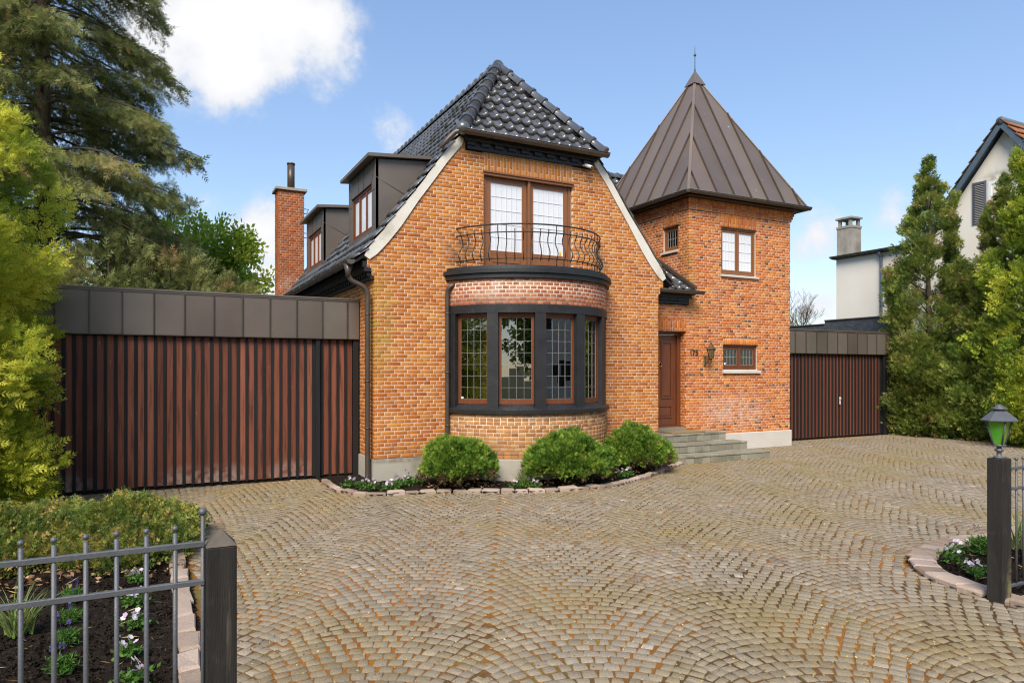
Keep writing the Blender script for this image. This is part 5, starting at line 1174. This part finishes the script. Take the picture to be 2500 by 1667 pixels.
def big_conifer(x, y, H=19.):
    t = empty('conifer_tree', (x, y, 0), 'tall dark drooping conifer with a bare trunk behind the left garage', 'tree'); limbs = []; parts = []
    z = 2.6
    while z < H-.5:
        q = (z-2.6)/(H-2.6); ln = 3.85*(1-q)**.42*random.uniform(.80, 1.06)+.3
        if z < 4.5: ln *= .8
        a = random.uniform(0, 2*math.pi); dz = random.uniform(-.05, .35); pts = []; m_ = 9
        for i in range(m_+1):
            s = i/m_; pts.append(Vector((x+math.cos(a+.15*s)*ln*s, y+math.sin(a+.15*s)*ln*s, z+dz*ln*s-.42*ln*s*s*.8)))
        limbs.append((pts, [.05*(1-q*.6)*(1-.85*i/m_)+.006 for i in range(m_+1)]))
        P_ = np.array([tuple(p) for p in pts]); ns_ = int((92 if z < 12.6 else 40)*ln)+20
        s = rng.random(ns_)**.62*.82+.18; idx = np.clip((s*m_).astype(int), 0, m_-1); fr = (s*m_-idx)[:, None]; C = P_[idx]*(1-fr)+P_[idx+1]*fr
        ax = unit(P_[-1]-P_[0]); side = np.cross(ax, (0, 0, 1.)); sgn = rng.choice([-1, 1], ns_)[:, None]
        lat = (.62*(1-.45*s)+.05)[:, None]*rng.random((ns_, 1))
        C = C+side*sgn*lat+np.array((0, 0, -1.))*(lat*.45+rng.random((ns_, 1))*.22)+rng.normal(0, .05, (ns_, 3))
        D_ = ax*.6+side*sgn*.6+np.array((0, 0, -.55))+rng.normal(0, .35, (ns_, 3))
        base = np.clip(random.gauss(.45, .22), .05, .88); rn = np.clip(base+rng.normal(0, .16, ns_)+.12*(s-.5), 0, 1)
        rn = np.where(rng.random(ns_) < .03, .99, np.minimum(rn, .92))
        parts.append(foliage(C, D_, (.25 if z < 12.6 else .34)*(1+rng.normal(0, .25, ns_)).clip(.45, 1.6), FEA, rn, np.array((0, 0, 0)), 1.))
        z += random.uniform(.040, .072)
    trunk_obj(t, (x, y, -.1), (x+.1, y, H), .30, .04, M['bark'], .05, 16)
    m = MB()
    for (pp, rr) in limbs: m.tube(pp, rr, 5)
    m.build('branches', M['bark'], t); fol_obj('crown', parts, M['conifer'], t)
def child(name, me, t): q = bpy.data.objects.new(name, me); col.objects.link(q); q.parent = t; return q
def scaled_empty(name, loc, label, cat, grp, rz=0., s=(1, 1, 1)):
    t = empty(name, loc, label, cat, grp, rz); t.scale = s; return t
def clone(src, label, x, y, rz=0., s=(1, 1, 1), z=None):
    """a second plant of the same kind: its own root, parts sharing mesh data"""
    t = scaled_empty(src.name.split('.')[0], (x, y, src.location.z if z is None else z), label, src.get('category'), src.get('group'), rz, s)
    for c in src.children:
        q = c.copy(); col.objects.link(q); q.parent = t
    return t
def local_parts(t, parts, mat, name='crown'):
    V = np.concatenate([p[0] for p in parts]); r_ = np.concatenate([p[1] for p in parts]); n = len(V)
    child(name, np_mesh(name, V.reshape(-1, 3), np.arange(n*4, dtype=np.int32).reshape(-1, 4), [mat], r_), t)
def local_mb(t, m, name, mat): o = m.build(name, mat, None); o.parent = t
def thuja(name, label, x, y, H, rad, nclump, nper, size, mat, crad=.26, z0=.1, cone=1.0, tpl=None, rbase=.5, up=.35, cat='tree', grp=None, irr=.22, shell=.30, sd=0., tr=.09, s=(1, 1, 1), tips=None):
    t = scaled_empty(name, (x, y, 0), label, cat, grp, 0., s)
    q = rng.random(nclump*3); keep = rng.random(nclump*3) < np.interp(q, [0, .15, 1], [.9, 1, .22]); q = q[keep][:nclump]; n = len(q); th = rng.random(n)*2*math.pi
    prof_ = np.interp(q, [0, .08, .3, .6, .85, 1], [.72, .9, 1.0, .72*cone+.1, .36*cone+.04, .03]) if cone else np.interp(q, [0, .1, .5, .85, 1], [.7, .95, 1, .75, .15])
    wob = 1+irr*np.sin(3*th+q*9+sd)*.6+irr*np.sin(5*th-q*17+sd*2)*.5+irr*.5*np.sin(2*th+q*31)+rng.normal(0, .07, n)
    r_ = rad*prof_*wob*(1-shell*rng.random(n)**2)
    cl = np.stack([r_*np.cos(th), r_*np.sin(th), z0+q*(H-z0)], 1); cd_ = unit(np.stack([np.cos(th), np.sin(th), .35+.6*q], 1))
    if tips:  # side leaders that break the outline
        ex_c = []; ex_d = []
        for k in range(tips):
            a_ = random.uniform(0, 6.283); zb = random.uniform(.35, .86)*H; rb = np.interp(zb/H, [0, .3, .6, .85, 1], [.9, 1, .72*cone, .36*cone, .03])*rad*.9; ln_ = random.uniform(.5, 1.2)
            for j in range(9): f_ = j/8; ex_c.append((math.cos(a_)*(rb+.28*f_*ln_), math.sin(a_)*(rb+.28*f_*ln_), zb+f_*ln_)); ex_d.append((math.cos(a_)*.3, math.sin(a_)*.3, 1))
        cl = np.concatenate([cl, ex_c]); cd_ = np.concatenate([cd_, unit(np.array(ex_d))]); q = np.concatenate([q, np.full(len(ex_c), .95)]); r_ = np.concatenate([r_, np.full(len(ex_c), .2)])
    local_parts(t, [clumped(cl, cd_, nper, crad*(.6+.7*(1-q)), size, tpl if tpl is not None else TWIG, up=up, rbase=rbase)], mat)
    m = MB(); m.tube([(0, 0, -.08), (.02, .01, H*.3), (-.02, .02, H*.6), (0, 0, H*.95)], [tr*1.2, tr, tr*.6, .012], 10)
    for i in range(0, n, max(1, n//80)):
        c = Vector(cl[i]); zb = max(.2, c.z-.5*r_[i]-.1); m.tube([Vector((0, 0, zb)), Vector((0, 0, zb)).lerp(c, .6), c], [.022, .014, .005], 5)
    local_mb(t, m, 'trunk', M['bark'])
    return t
cxx, cyy_ = at(100, 17.8); big_conifer(cxx, cyy_)
# dark cypress screens and the lime tree behind the garage
X_, Y_ = at(420, 17.5)
cs = thuja('cypress_shrub', 'dark cypress shrub behind the garage roof, midway along it', X_, Y_, 4.9, 1.7, 330, 44, .24, M['conifer'], crad=.42, cone=.0, tpl=FEA, up=-.1, rbase=.45, cat='shrub', grp='cypress shrubs behind the garage')
X_, Y_ = at(265, 16.6); clone(cs, 'dark cypress shrub behind the garage roof, below the tall conifer trunk', X_, Y_, 2.1, (.9, .9, 1.02))
X_, Y_ = at(545, 19.); clone(cs, 'grey-green cypress shrub behind the garage roof nearest the chimney', X_, Y_, 4.0, (.78, .78, .92))
def broadleaf(name, label, x, y, H, rad, zc, nclump, nper, size, mat, cat='tree', crad=.45, squash=.8):
    t = empty(name, (x, y, 0), label, cat); u = unit(rng.normal(0, 1, (nclump, 3))); rr = rad*(.55+.45*rng.random((nclump, 1))**.5)*(1+.25*np.sin(u[:, :1]*5+u[:, 1:2]*4))
    cl = np.array((x, y, zc))+u*rr*np.array((1, 1, squash*(H-zc)/rad)); fol_obj('crown', [clumped(cl, u, nper, crad, size, LEAF, up=.1, jit=1.2, rbase=.5)], mat, t)
    limbs = []
    for i in range(0, nclump, 4): limbs.append((smooth_path([(x, y, zc*.55+random.random()*.5), tuple(Vector((x, y, zc*.8)).lerp(Vector(cl[i]), .5)), tuple(cl[i])], 3), [.05-.045*k/6 for k in range(7)]))
    trunk_obj(t, (x, y, -.1), (x+.1, y, zc*1.1), .13, .05, M['twig'], .05, 8, limbs=limbs); return t
X_, Y_ = at(470, 23); broadleaf('lime_green_tree', 'bright lime green leafy tree behind the garage, right of the tall conifer', X_, Y_, 7.3, 2.3, 4.4, 120, 60, .15, M['lime'])
X_, Y_ = at(585, 25); broadleaf('young_leafy_tree', 'thin yellow-green young tree left of the brick chimney', X_, Y_, 6.0, 1.0, 4.2, 40, 26, .13, M['lime'], crad=.35)
X_, Y_ = at(462, 27); thuja('spruce_tree', 'small dark spruce tip rising behind the lime green tree', X_, Y_, 8.6, 1.5, 140, 22, .26, M['conifer'], crad=.26, tpl=FEA, up=-.05, irr=.4)
X_, Y_ = at(410, 24); thuja('spruce_tree', 'dark spruce between the tall conifer and the lime green tree', X_, Y_, 8.4, 1.8, 200, 26, .26, M['conifer'], crad=.28, tpl=FEA, up=-.05, irr=.3)
X_, Y_ = at(620, 30); thuja('columnar_thuja', 'little green cone-shaped thuja just left of the brick chimney', X_, Y_, 5.6, .55, 90, 30, .16, M['hedge'], crad=.22)
# yellow thuja at the left edge, in front of the garage
thuja('golden_thuja', 'large golden-green thuja at the left edge overhanging the garage', -6.02, -.32, 7.0, 1.25, 860, 56, .135, M['thuja'], crad=.20, cone=1.18, tpl=FROND, rbase=.58, up=-.05, irr=.30, shell=.5, sd=2.)
# right hand side trees
bt = thuja('bronze_thuja', 'tall bronze-green thuja nearest the right garage', 17.25, 1.05, 8.2, 1.22, 640, 62, .135, M['thuja_r'], crad=.22, rbase=.5, up=.45, irr=.22, cone=.80, sd=1., tips=9)
clone(bt, 'bronze-green thuja in front of the grey shutter of the white house', 17.7, -.75, 2.4, (.88, .88, .89))
thuja('green_thuja', 'bright green thuja at the right edge of the picture', 17.0, -2.45, 8.4, 1.35, 700, 58, .14, M['thuja_g'], crad=.24, rbase=.5, up=.3, irr=.28, cone=1.1, sd=4., tips=14)
hg = None
for i, (hx, hy, lab) in enumerate(((17.5, 1.05, 'dark green hedge section nearest the right garage doors'), (17.4, -.4, 'dark green hedge section in the middle, below the bronze thujas'), (17.25, -1.9, 'dark green hedge section directly behind the post lantern'), (17.0, -3.5, 'dark green hedge section at the right edge beside the railing'))):
    if hg is None: hg = thuja('hedge_thuja', lab, hx, hy, 3.0, 1.05, 640, 56, .115, M['hedge'], crad=.21, cone=.0, rbase=.5, up=.2, cat='hedge', grp='hedge along the right boundary', irr=.15)
    else: clone(hg, lab, hx, hy, i*1.9, (1, 1, random.uniform(.93, 1.06)))
def bare_tree(label, x, y, H, seed, spread=.5, thick=.05):
    rd = random.Random(seed); t = empty('bare_tree', (x, y, 0), label, 'tree'); m = MB(); tw = MB()
    def grow(p, d, l_, r_, k):
        q = p+d*l_; (m if k < 3 else tw).tube([p, p.lerp(q, .5)+Vector((rd.gauss(0, .03), rd.gauss(0, .03), 0))*l_, q], [r_, r_*.85, r_*.7], 5 if k < 2 else 3, cap=False)
        if k >= 6: return
        for _ in range(3 if k else 4):
            a = Vector((rd.gauss(0, spread), rd.gauss(0, spread), rd.uniform(.1, .55))); grow(q, (d+a).normalized(), l_*rd.uniform(.62, .8), r_*.6, k+1) if rd.random() < .88 else None
    grow(Vector((x, y, -.1)), Vector((0, 0, 1)), H*.27, thick, 0); m.build('trunk', M['twig'], t); tw.build('crown', M['twig'], t)
X_, Y_ = at(1985, 34); bare_tree('bare twiggy tree behind the right garage, beside the turret', X_, Y_, 6.6, 3, thick=.09)
X_, Y_ = at(1930, 31); bare_tree('bare branches rising directly behind the turret corner', X_, Y_, 6.2, 5, thick=.08)
X_, Y_ = at(655, 30); bare_tree('bare twiggy shrub at the foot of the brick chimney', X_, Y_, 5.6, 8, thick=.05)
# dome-shaped bushes before the bay
def bush(label, x, y, rx, ry, H, n, brown=.0, sd=0.):
    t = empty('dome_bush', (x, y, .04), label, 'shrub', 'dome bushes before the bay'); u = unit(rng.normal(0, 1, (n, 3))); u[:, 2] = np.abs(u[:, 2])*1.0-.10
    lump = 1+.09*np.sin(u[:, 0]*6+sd*3)+.08*np.sin(u[:, 1]*7+u[:, 2]*5+sd)+.06*np.sin(u[:, 0]*13-u[:, 2]*11+sd)+rng.normal(0, .05, n)
    cl = np.stack([u[:, 0]*rx*lump, u[:, 1]*ry*lump, .03+H*.30+u[:, 2]*H*.70*lump], 1); cl[:, 2] = np.maximum(cl[:, 2], .04)
    low = (cl[:, 2] < H*.40) & (rng.random(n) < brown)
    local_parts(t, [clumped(cl[~low], u[~low], 36, .065, .052, FAN5, up=.45, jit=.8, rbase=.5, rvar=.26)], M['bush'])
    if low.any(): local_parts(t, [clumped(cl[low], u[low], 26, .07, .055, FAN5, up=.2, jit=.8)], M['bush_brown'], 'scorched_foliage')
    m = MB()
    for i in range(0, n, 7): c = Vector(cl[i]); m.tube([(random.gauss(0, .05), random.gauss(0, .05), -.02), tuple(Vector((0, 0, .12)).lerp(c, .5)), tuple(c)], [.014, .009, .004], 4)
    local_mb(t, m, 'stems', M['twig']); return t
bush('green dome bush left of the bay, browned at its foot', 1.12, -1.02, .58, .52, .73, 620, .5, 1.3)
b2 = bush('broadest green dome bush, in front of the bay window', 2.92, -1.62, .70, .56, .78, 820, .16, 2.6)
clone(b2, 'green dome bush beside the front steps', 4.78, -.95, 2.2, (.84, .98, 1.0))
# creeping junipers behind the left railing
def juniper(label, x, y, rx, ry, H, n):
    t = empty('creeping_juniper', (x, y, .02), label, 'shrub', 'junipers in the left bed'); a = rng.random(n)*2*math.pi; r_ = rng.random(n)**.6
    hz = H*(1-r_**2.2)*(.6+.4*rng.random(n))*(1+.25*np.sin(a*3+r_*7))+.07; cl = np.stack([rx*r_*np.cos(a)*(1+.15*np.sin(5*a)), ry*r_*np.sin(a)*(1+.15*np.sin(4*a+1)), hz], 1); cd_ = unit(np.stack([np.cos(a)*.8, np.sin(a)*.8, np.full(n, .55)], 1))
    local_parts(t, [clumped(cl, cd_, 60, .12, .072, TWIG, up=.3, jit=.7, rbase=.5, rvar=.28)], M['juniper'])
    m = MB()
    for i in range(0, n, 5): c = Vector(cl[i]); m.tube([(0, 0, .0), tuple(Vector((0, 0, .06)).lerp(c, .5)), tuple(c)], [.012, .009, .004], 4)
    local_mb(t, m, 'stems', M['twig']); return t
j1 = juniper('creeping juniper spilling over the kerb behind the black post', -3.62, -2.9, .76, 1.2, .33, 480)
clone(j1, 'creeping juniper filling the left end of the bed behind the railing', -5.0, -2.95, 1.3, (1.2, .95, 1.05))
clone(j1, 'low juniper fringe nearest the garage in the left bed', -4.35, -2.1, 2.6, (1.05, .62, .75))

# ------------------------------------------------------------------ small plants
def blades(n, ln, w_, spread, droop, seed):
    rd = np.random.default_rng(seed); V = []; r_ = []
    for i in range(n):
        a = rd.random()*6.28; l_ = ln*rd.uniform(.6, 1.1); sp_ = spread*rd.random()**.7; b = np.array((rd.normal(0, .03), rd.normal(0, .03), 0)); d = np.array((math.cos(a), math.sin(a), 0)); sd = np.array((-d[1], d[0], 0)); rv = rd.random(); prev = None
        for k in range(5):
            s = k/4; p = b+d*(sp_*l_*s+droop*l_*s*s*.6)+np.array((0, 0, l_*(s*(1-.35*sp_)-droop*s*s*.55))); ww = w_*(1-s*.92)
            cur = (p-sd*ww, p+sd*ww)
            if prev is not None: V.append([prev[0], prev[1], cur[1], cur[0]]); r_.append(rv)
            prev = cur
    return np.array(V), np.array(r_)
def mesh_of(name, V, r_, mat): n = len(V); return np_mesh(name, V.reshape(-1, 3), np.arange(n*4, dtype=np.int32).reshape(-1, 4), [mat], r_)
def pansy_meshes(seed, mat):
    rd = np.random.default_rng(seed); n = 60; C = np.stack([rd.normal(0, .05, n), rd.normal(0, .05, n), rd.random(n)*.06+.01], 1); D_ = unit(np.stack([rd.normal(0, 1, n), rd.normal(0, 1, n), rd.random(n)*.6], 1))
    lv = foliage(C, D_, .05, tpl_leaf(2, .5), rd.random(n)); V = []; r_ = []
    for k in range(9):
        c = np.array((rd.normal(0, .055), rd.normal(0, .055), rd.uniform(.085, .15))); f = unit(np.array((rd.normal(-.2, .5), rd.normal(-.6, .5), .6))); e = unit(np.cross(f, (0, 0, 1.))); g = np.cross(e, f); rv = rd.random()
        for j in range(5):
            a = j*1.2566+.3; d = e*math.cos(a)+g*math.sin(a); p = e*-math.sin(a)+g*math.cos(a); V.append([c, c+d*.015+p*.013+f*.003, c+d*.026+f*.006, c+d*.015-p*.013+f*.003]); r_.append(rv)
    return mesh_of('foliage', lv[0], lv[1], M['herb']), mesh_of('flowers', np.array(V), np.array(r_), mat)
def lav_meshes(seed, ln=.16, blue=True):
    rd = np.random.default_rng(seed); n = 150; C = np.stack([rd.normal(0, .035, n), rd.normal(0, .035, n), rd.random(n)*.09], 1); D_ = unit(np.stack([rd.normal(0, .6, n), rd.normal(0, .6, n), .5+rd.random(n)], 1))
    lv = foliage(C, D_, .05, tpl_star(4, .16), rd.random(n)); V = []; r_ = []
    for k in range(3):
        c = np.array((rd.normal(0, .05), rd.normal(0, .05), rd.uniform(.14, .20)))
        for j in range(8): q = c+np.array((rd.normal(0, .004), rd.normal(0, .004), j*.004)); V.append([q, q+(.008, 0, .006), q+(.002, .008, .012), q+(-.006, .002, .006)]); r_.append(rd.random())
        b = np.array((c[0]*.3, c[1]*.3, .02)); V.append([b-(.002, 0, 0), b+(.002, 0, 0), c+(.002, 0, 0), c-(.002, 0, 0)]); r_.append(.0)
    return mesh_of('foliage', lv[0], lv[1], M['herb']), mesh_of('flowers', np.array(V), np.array(r_), M['petal_blue'])
pm = [pansy_meshes(s, M['petal']) for s in (1, 2, 3)]; lm = [lav_meshes(s) for s in (4, 5)]
def plant(name, label, cat, x, y, z, meshes, s=1., group=None):
    t = empty(name, (x, y, z), label, cat, group, 0.)
    for me in meshes:
        q = bpy.data.objects.new(me.name.split('.')[0], me); col.objects.link(q); q.parent = t; q['kind'] = 'stuff'; q.scale = (s, s, s); q.rotation_euler = (0, 0, random.random()*6.28)
for i, (x, y, lab) in enumerate(((-.52, -.40, 'pink and white pansy clump at the garage end of the front bed'), (-.30, -.84, 'white pansy clump beside the kerb near the downpipe'), (-.02, -.98, 'leafy pansy clump at the front kerb left of the plinth'), (.30, -.72, 'pink pansies in front of the pale plinth'), (.62, -.62, 'pink pansies just left of the browned dome bush'),
    (1.86, -1.72, 'white pansies left of the strap-leaved clump between two bushes'), (2.08, -1.88, 'white pansies right of the strap-leaved clump between two bushes'), (3.95, -1.62, 'pink pansies right of the broadest bush'), (4.22, -1.52, 'pink pansies at the kerb below the bush by the steps'))):
    plant('pansy', lab, 'flower', x, y, .05, pm[i % 3], random.uniform(.95, 1.25), 'pansies in the front bed')
for i, (x, y, lab) in enumerate(((-.40, -.58, 'small dark lavender near the downpipe'), (.12, -.80, 'lavender tuft in front of the plinth corner'), (.47, -.42, 'lavender tuft close against the plinth wall'))): plant('lavender', lab, 'herb', x, y, .05, lm[i % 2], .95, 'lavender in the front bed')
for i, (x, y, lab) in enumerate(((-3.49, -4.56, 'pink pansies farthest from the railing, beside the juniper'), (-3.50, -5.26, 'pink pansies second nearest the juniper in the left bed'), (-3.46, -5.80, 'pale pansies midway along the left bed'), (-3.49, -6.37, 'white pansies second from the bottom edge in the left bed'), (-3.45, -6.85, 'white pansies at the bottom edge of the left bed'))): plant('pansy', lab, 'flower', x, y, .05, pm[i % 3], .82, 'pansies in the left bed')
for i, (x, y, lab) in enumerate(((-3.94, -4.90, 'small green lavender nearest the juniper'), (-3.91, -5.46, 'lavender with a violet spike midway along the left bed'), (-3.88, -5.93, 'bright green lavender tuft in the left bed'), (-3.87, -6.45, 'bright green lavender tuft at the bottom edge of the left bed'))): plant('lavender', lab, 'herb', x, y, .04, lm[i % 2], .95, 'lavender in the left bed')
for i, (x, y, lab) in enumerate(((4.05, -7.35, 'pansies at the back of the right bed'), (3.66, -7.52, 'pink pansies left in the right bed'), (3.42, -7.90, 'white pansies close to the right gate post'))): plant('pansy', lab, 'flower', x, y, .05, pm[i % 3], .9, 'pansies in the right bed')
plant('lavender', 'bright green tuft at the back of the right bed', 'herb', 4.22, -7.50, .05, lm[0], 1.6)
for (x, y, z, n, ln, lab, sd) in ((1.98, -1.70, .05, 70, .40, 'upright strap-leaved clump with blue flowers between two dome bushes', 11), (3.75, -1.55, .05, 40, .34, 'thin leafed bulb clump right of the broadest bush', 12), (-4.22, -5.55, .03, 110, .45, 'pale arching grass clump at the left edge behind the railing', 13), (-4.75, -4.5, .03, 60, .40, 'second pale grass clump at the far left edge behind the railing', 14), (4.35, -8.05, .05, 90, .75, 'tall yellowing grass clump behind the right railing', 15), (4.75, -7.55, .05, 60, .6, 'yellowing grass clump at the back behind the right railing', 16)):
    V, r_ = blades(n, ln, .007, .55, .45 if ln > .42 or z < .04 else .25, sd); t = plant('strap_grass', lab, 'grass', x, y, z, [mesh_of('blades', V, r_*(.6 if z > .04 and ln < .5 else 1), M['grass'])])
# leaf litter in the joints and beds
n = 15000; lx = rng.uniform(-5.6, 14, n); ly = rng.uniform(-9, 1.0, n); dpx, dpy, dd_ = project(lx, ly, np.zeros(n))
k = inpoly(lx, ly, court) & ~inpoly(lx, ly, bedA) & ~inpoly(lx, ly, bedB) & ~inpoly(lx, ly, bedC) & ~inpoly(lx, ly, stepbox) & ((rng.random(n) < .35) | (lx-ly*.2 < 3.5)); lx, ly = lx[k], ly[k]; n = len(lx)
V, r_ = foliage(np.stack([lx, ly, rng.uniform(.006, .012, n)], 1), np.stack([rng.normal(0, 1, n), rng.normal(0, 1, n), rng.normal(0, .12, n)], 1), rng.uniform(.009, .024, n), np.array([[(0, 0, 0), (.5, .32, .12), (1, 0, 0), (.5, -.32, .1)]]), rng.random(n), np.array((0, 0, 6.)), 1.)
# turn them to lie flat
tag(new_obj('leaf_litter', mesh_of('leaf_litter', V, r_, M['litter'])), 'fine yellow leaf litter scattered over the cobbles', 'litter', kind='stuff')
n = 900; a = rng.random(n); lx = np.where(a < .5, rng.uniform(.5, 5.6, n), np.where(a < .8, rng.uniform(-5.4, -3.1, n), rng.uniform(16, 17, n))); ly = np.where(a < .5, -1.75+.32*np.abs(lx-2.9)+rng.normal(0, .14, n), np.where(a < .8, rng.normal(-4.1, .22, n), rng.uniform(-4, 1.6, n)))
V, r_ = foliage(np.stack([lx, ly, rng.uniform(.055, .085, n)], 1), rng.normal(0, 1, (n, 3))*np.array((1, 1, .3)), rng.uniform(.03, .07, n), np.array([[(0, 0, 0), (.5, .3, .15), (1, 0, 0), (.5, -.3, .1)]]), rng.random(n))
tag(new_obj('dry_leaves', mesh_of('dry_leaves', V, r_, M['dryleaf'])), 'brown dry leaves lying under the bushes and hedge', 'leaves', kind='stuff')

n = 260; lx = np.concatenate([rng.uniform(-5.2, -3.25, 190), rng.uniform(3.2, 5, 70)]); ly = np.concatenate([rng.uniform(-7.2, -4.2, 190), rng.uniform(-8.6, -7.3, 70)])
V, r_ = foliage(np.stack([lx, ly, rng.uniform(.045, .06, n)], 1), rng.normal(0, 1, (n, 3))*np.array((1, 1, .15)), rng.uniform(.04, .16, n), np.array([[(0, 0, 0), (.5, .035, .05), (1, 0, 0), (.5, -.035, .04)]]), rng.random(n), np.array((0, 0, 0.)))
tag(new_obj('straw_litter', mesh_of('straw_litter', V, r_, M['litter'])), 'thin pale straws lying on the dark soil of the beds', 'litter', kind='stuff')
n = 5200; lx = np.concatenate([rng.uniform(-5.4, -3.22, 4000), rng.uniform(3.1, 5, 1200)]); ly = np.concatenate([rng.uniform(-7.4, -4.0, 4000), rng.uniform(-8.6, -7.15, 1200)])
k = inpoly(lx, ly, bedC) | inpoly(lx-.25, ly, bedB); lx, ly = lx[k], ly[k]; n = len(lx)
k = inpoly(lx, ly, bedC) | inpoly(lx, ly+.25, bedB); lx, ly = lx[k], ly[k]; n = len(lx)
V, r_ = foliage(np.stack([lx, ly, rng.uniform(.018, .034, n)], 1), rng.normal(0, 1, (n, 3)), rng.uniform(.012, .034, n), tpl_star(4, .9), rng.random(n))
tag(new_obj('soil_crumbs', mesh_of('soil_crumbs', V, r_, M['soil'])), 'loose dark crumbs of soil on the flower beds', 'soil', kind='stuff')

# ------------------------------------------------------------------ gate posts, railings, post lantern
lp = empty('gate_post', (-3.09, -8.31, 0), 'black timber gate post with a weathered pointed top at the left', 'post')
one('shaft', M['post_black'], lp, lambda m: m.bbox(-3.152, -3.028, -8.372, -8.248, -.1, 1.168, .006))
one('pointed_top', M['post_top'], lp, lambda m: m.add([(-3.152, -8.372, 1.169), (-3.028, -8.372, 1.169), (-3.028, -8.248, 1.169), (-3.152, -8.248, 1.169), (-3.094, -8.314, 1.232), (-3.086, -8.314, 1.232), (-3.086, -8.306, 1.232), (-3.094, -8.306, 1.232)], [(0, 1, 5, 4), (1, 2, 6, 5), (2, 3, 7, 6), (3, 0, 4, 7), (4, 5, 6, 7), (3, 2, 1, 0)]))
rp = empty('gate_post', (2.94, -8.32, 0), 'black square timber gate post carrying the lantern at the right', 'post')
one('shaft', M['post_black'], rp, lambda m: m.bbox(2.872, 3.0, -8.40, -8.272, -.1, 1.20, .006))
def railing(label, xs, y, zr, ztop, ball_r, x0, x1, tall=None):
    g = empty('iron_railing', ((x0+x1)/2, y, 0), label, 'railing', None)
    for z in zr: one('rail', M['grey_iron'], g, lambda m: m.bbox(x0, x1, y-.012, y+.012, z-.011, z+.011, .003))
    for x in xs: one('bar', M['grey_iron'], g, lambda m: (m.lathe([(.0095, .10), (.0095, ztop-.02)], (x, y, 0), 8), m.lathe([(ball_r*math.sin(a), ztop-ball_r*math.cos(a)) for a in np.linspace(.15, 3.1, 9)], (x, y, 0), 12)))
    if tall: one('end_bar', M['grey_iron'], g, lambda m: (m.lathe([(.008, .1), (.008, ztop+.05)], (tall, y, 0), 8), m.lathe([(.017*math.sin(a), ztop+.062-.017*math.cos(a)) for a in np.linspace(.15, 3.1, 10)], (tall, y, 0), 14)))
    return g
railing('grey iron railing with ball finials left of the black pointed post', [-3.27-.1085*i for i in range(16)], -8.33, (1.183, 1.017, .16), 1.258, .0125, -5.1, -3.155, tall=-3.163)
railing('grey iron railing right of the lantern post', [3.08+.11*i for i in range(18)], -8.34, (1.10, .93, .11), 1.178, .016, 3.01, 5.1)
pl_ = empty('post_lantern', (2.93, -8.34, 1.2), 'grey metal lantern with green glass on top of the right post', 'lamp')
PX, PYY = 2.936, -8.336; A4 = math.pi/4+.15
one('foot', M['grey_iron'], pl_, lambda m: m.lathe([(.045, 1.20), (.045, 1.212), (.02, 1.218), (.018, 1.25), (.034, 1.262), (.034, 1.272), (.02, 1.282), (.018, 1.296), (.05, 1.302), (.05, 1.314), (.02, 1.318)], (PX, PYY, 0), 14))
for k in range(4):
    a0 = A4+k*math.pi/2; a1 = a0+math.pi/2; p = lambda a, r_, z: (PX+r_*math.cos(a), PYY+r_*math.sin(a), z)
    m = MB(); m.rv = .15 if k % 2 else .8; m.add([p(a0, .042, 1.318), p(a1, .042, 1.318), p(a1, .096, 1.512), p(a0, .096, 1.512)], [(0, 1, 2, 3)]); m.build('pane', M['glass_green'], pl_)
    one('glazing_bar', M['grey_iron'], pl_, lambda m: m.tube([p(a0, .045, 1.314), p(a0, .10, 1.515)], .0075, 6))
one('roof', M['grey_iron'], pl_, lambda m: (m.lathe([(.10, 1.508), (.138, 1.513), (.138, 1.520), (.055, 1.592), (.035, 1.60)], (PX, PYY, 0), 8, smooth=False), m.lathe([(.03, 1.60), (.058, 1.606), (.058, 1.622), (.03, 1.628), (.028, 1.64), (.006, 1.65)], (PX, PYY, 0), 10)))

# ------------------------------------------------------------------ across the street (seen mirrored in the bay windows)
oh = empty('opposite_house', (19, -29, 0), 'pale rendered house across the street, mirrored in the bay window', 'house')
one('wall', M['render_white'], oh, lambda m: m.prism([(13, -26, -.1), (25, -26, -.1), (25, -26, 6), (19, -26, 10.5), (13, -26, 6)], (0, -9, 0)))
one('roof', M['clay'], oh, lambda m: (m.prism([(12.4, -25.6, 5.7), (19, -25.6, 10.7), (19, -35.4, 10.7), (12.4, -35.4, 5.7)], (0, 0, .15)), m.prism([(19, -25.6, 10.7), (25.6, -25.6, 5.7), (25.6, -35.4, 5.7), (19, -35.4, 10.7)], (0, 0, .15))))
for (a, z) in ((14.6, 1.1), (17.9, 1.1), (21.6, 1.1), (16, 4.1), (20.6, 4.1)):
    wn = one('window', M['white_paint'], oh, lambda m: frame_ring(m, (a, -25.96, z), (1, 0, 0), (0, 0, 1), (0, 1, 0), 1.4, 1.5, .1, .08))
    one('pane', M['deck'], wn, lambda m: m.box(a+.1, a+1.3, -25.999, -25.99, z+.1, z+1.4))
for i, (x, y, H_, lab) in enumerate(((-26, -19, 9, 'leafy street tree farthest left across the street'), (-16, -23, 10, 'leafy street tree left of centre across the street'), (-6, -25, 9, 'leafy street tree straight across the street'), (3, -26, 10, 'leafy street tree beside the opposite house'))):
    broadleaf('street_tree', lab, x, y, H_, 3.6, 5., 110, 34, .34, M['hedge'], crad=.9)
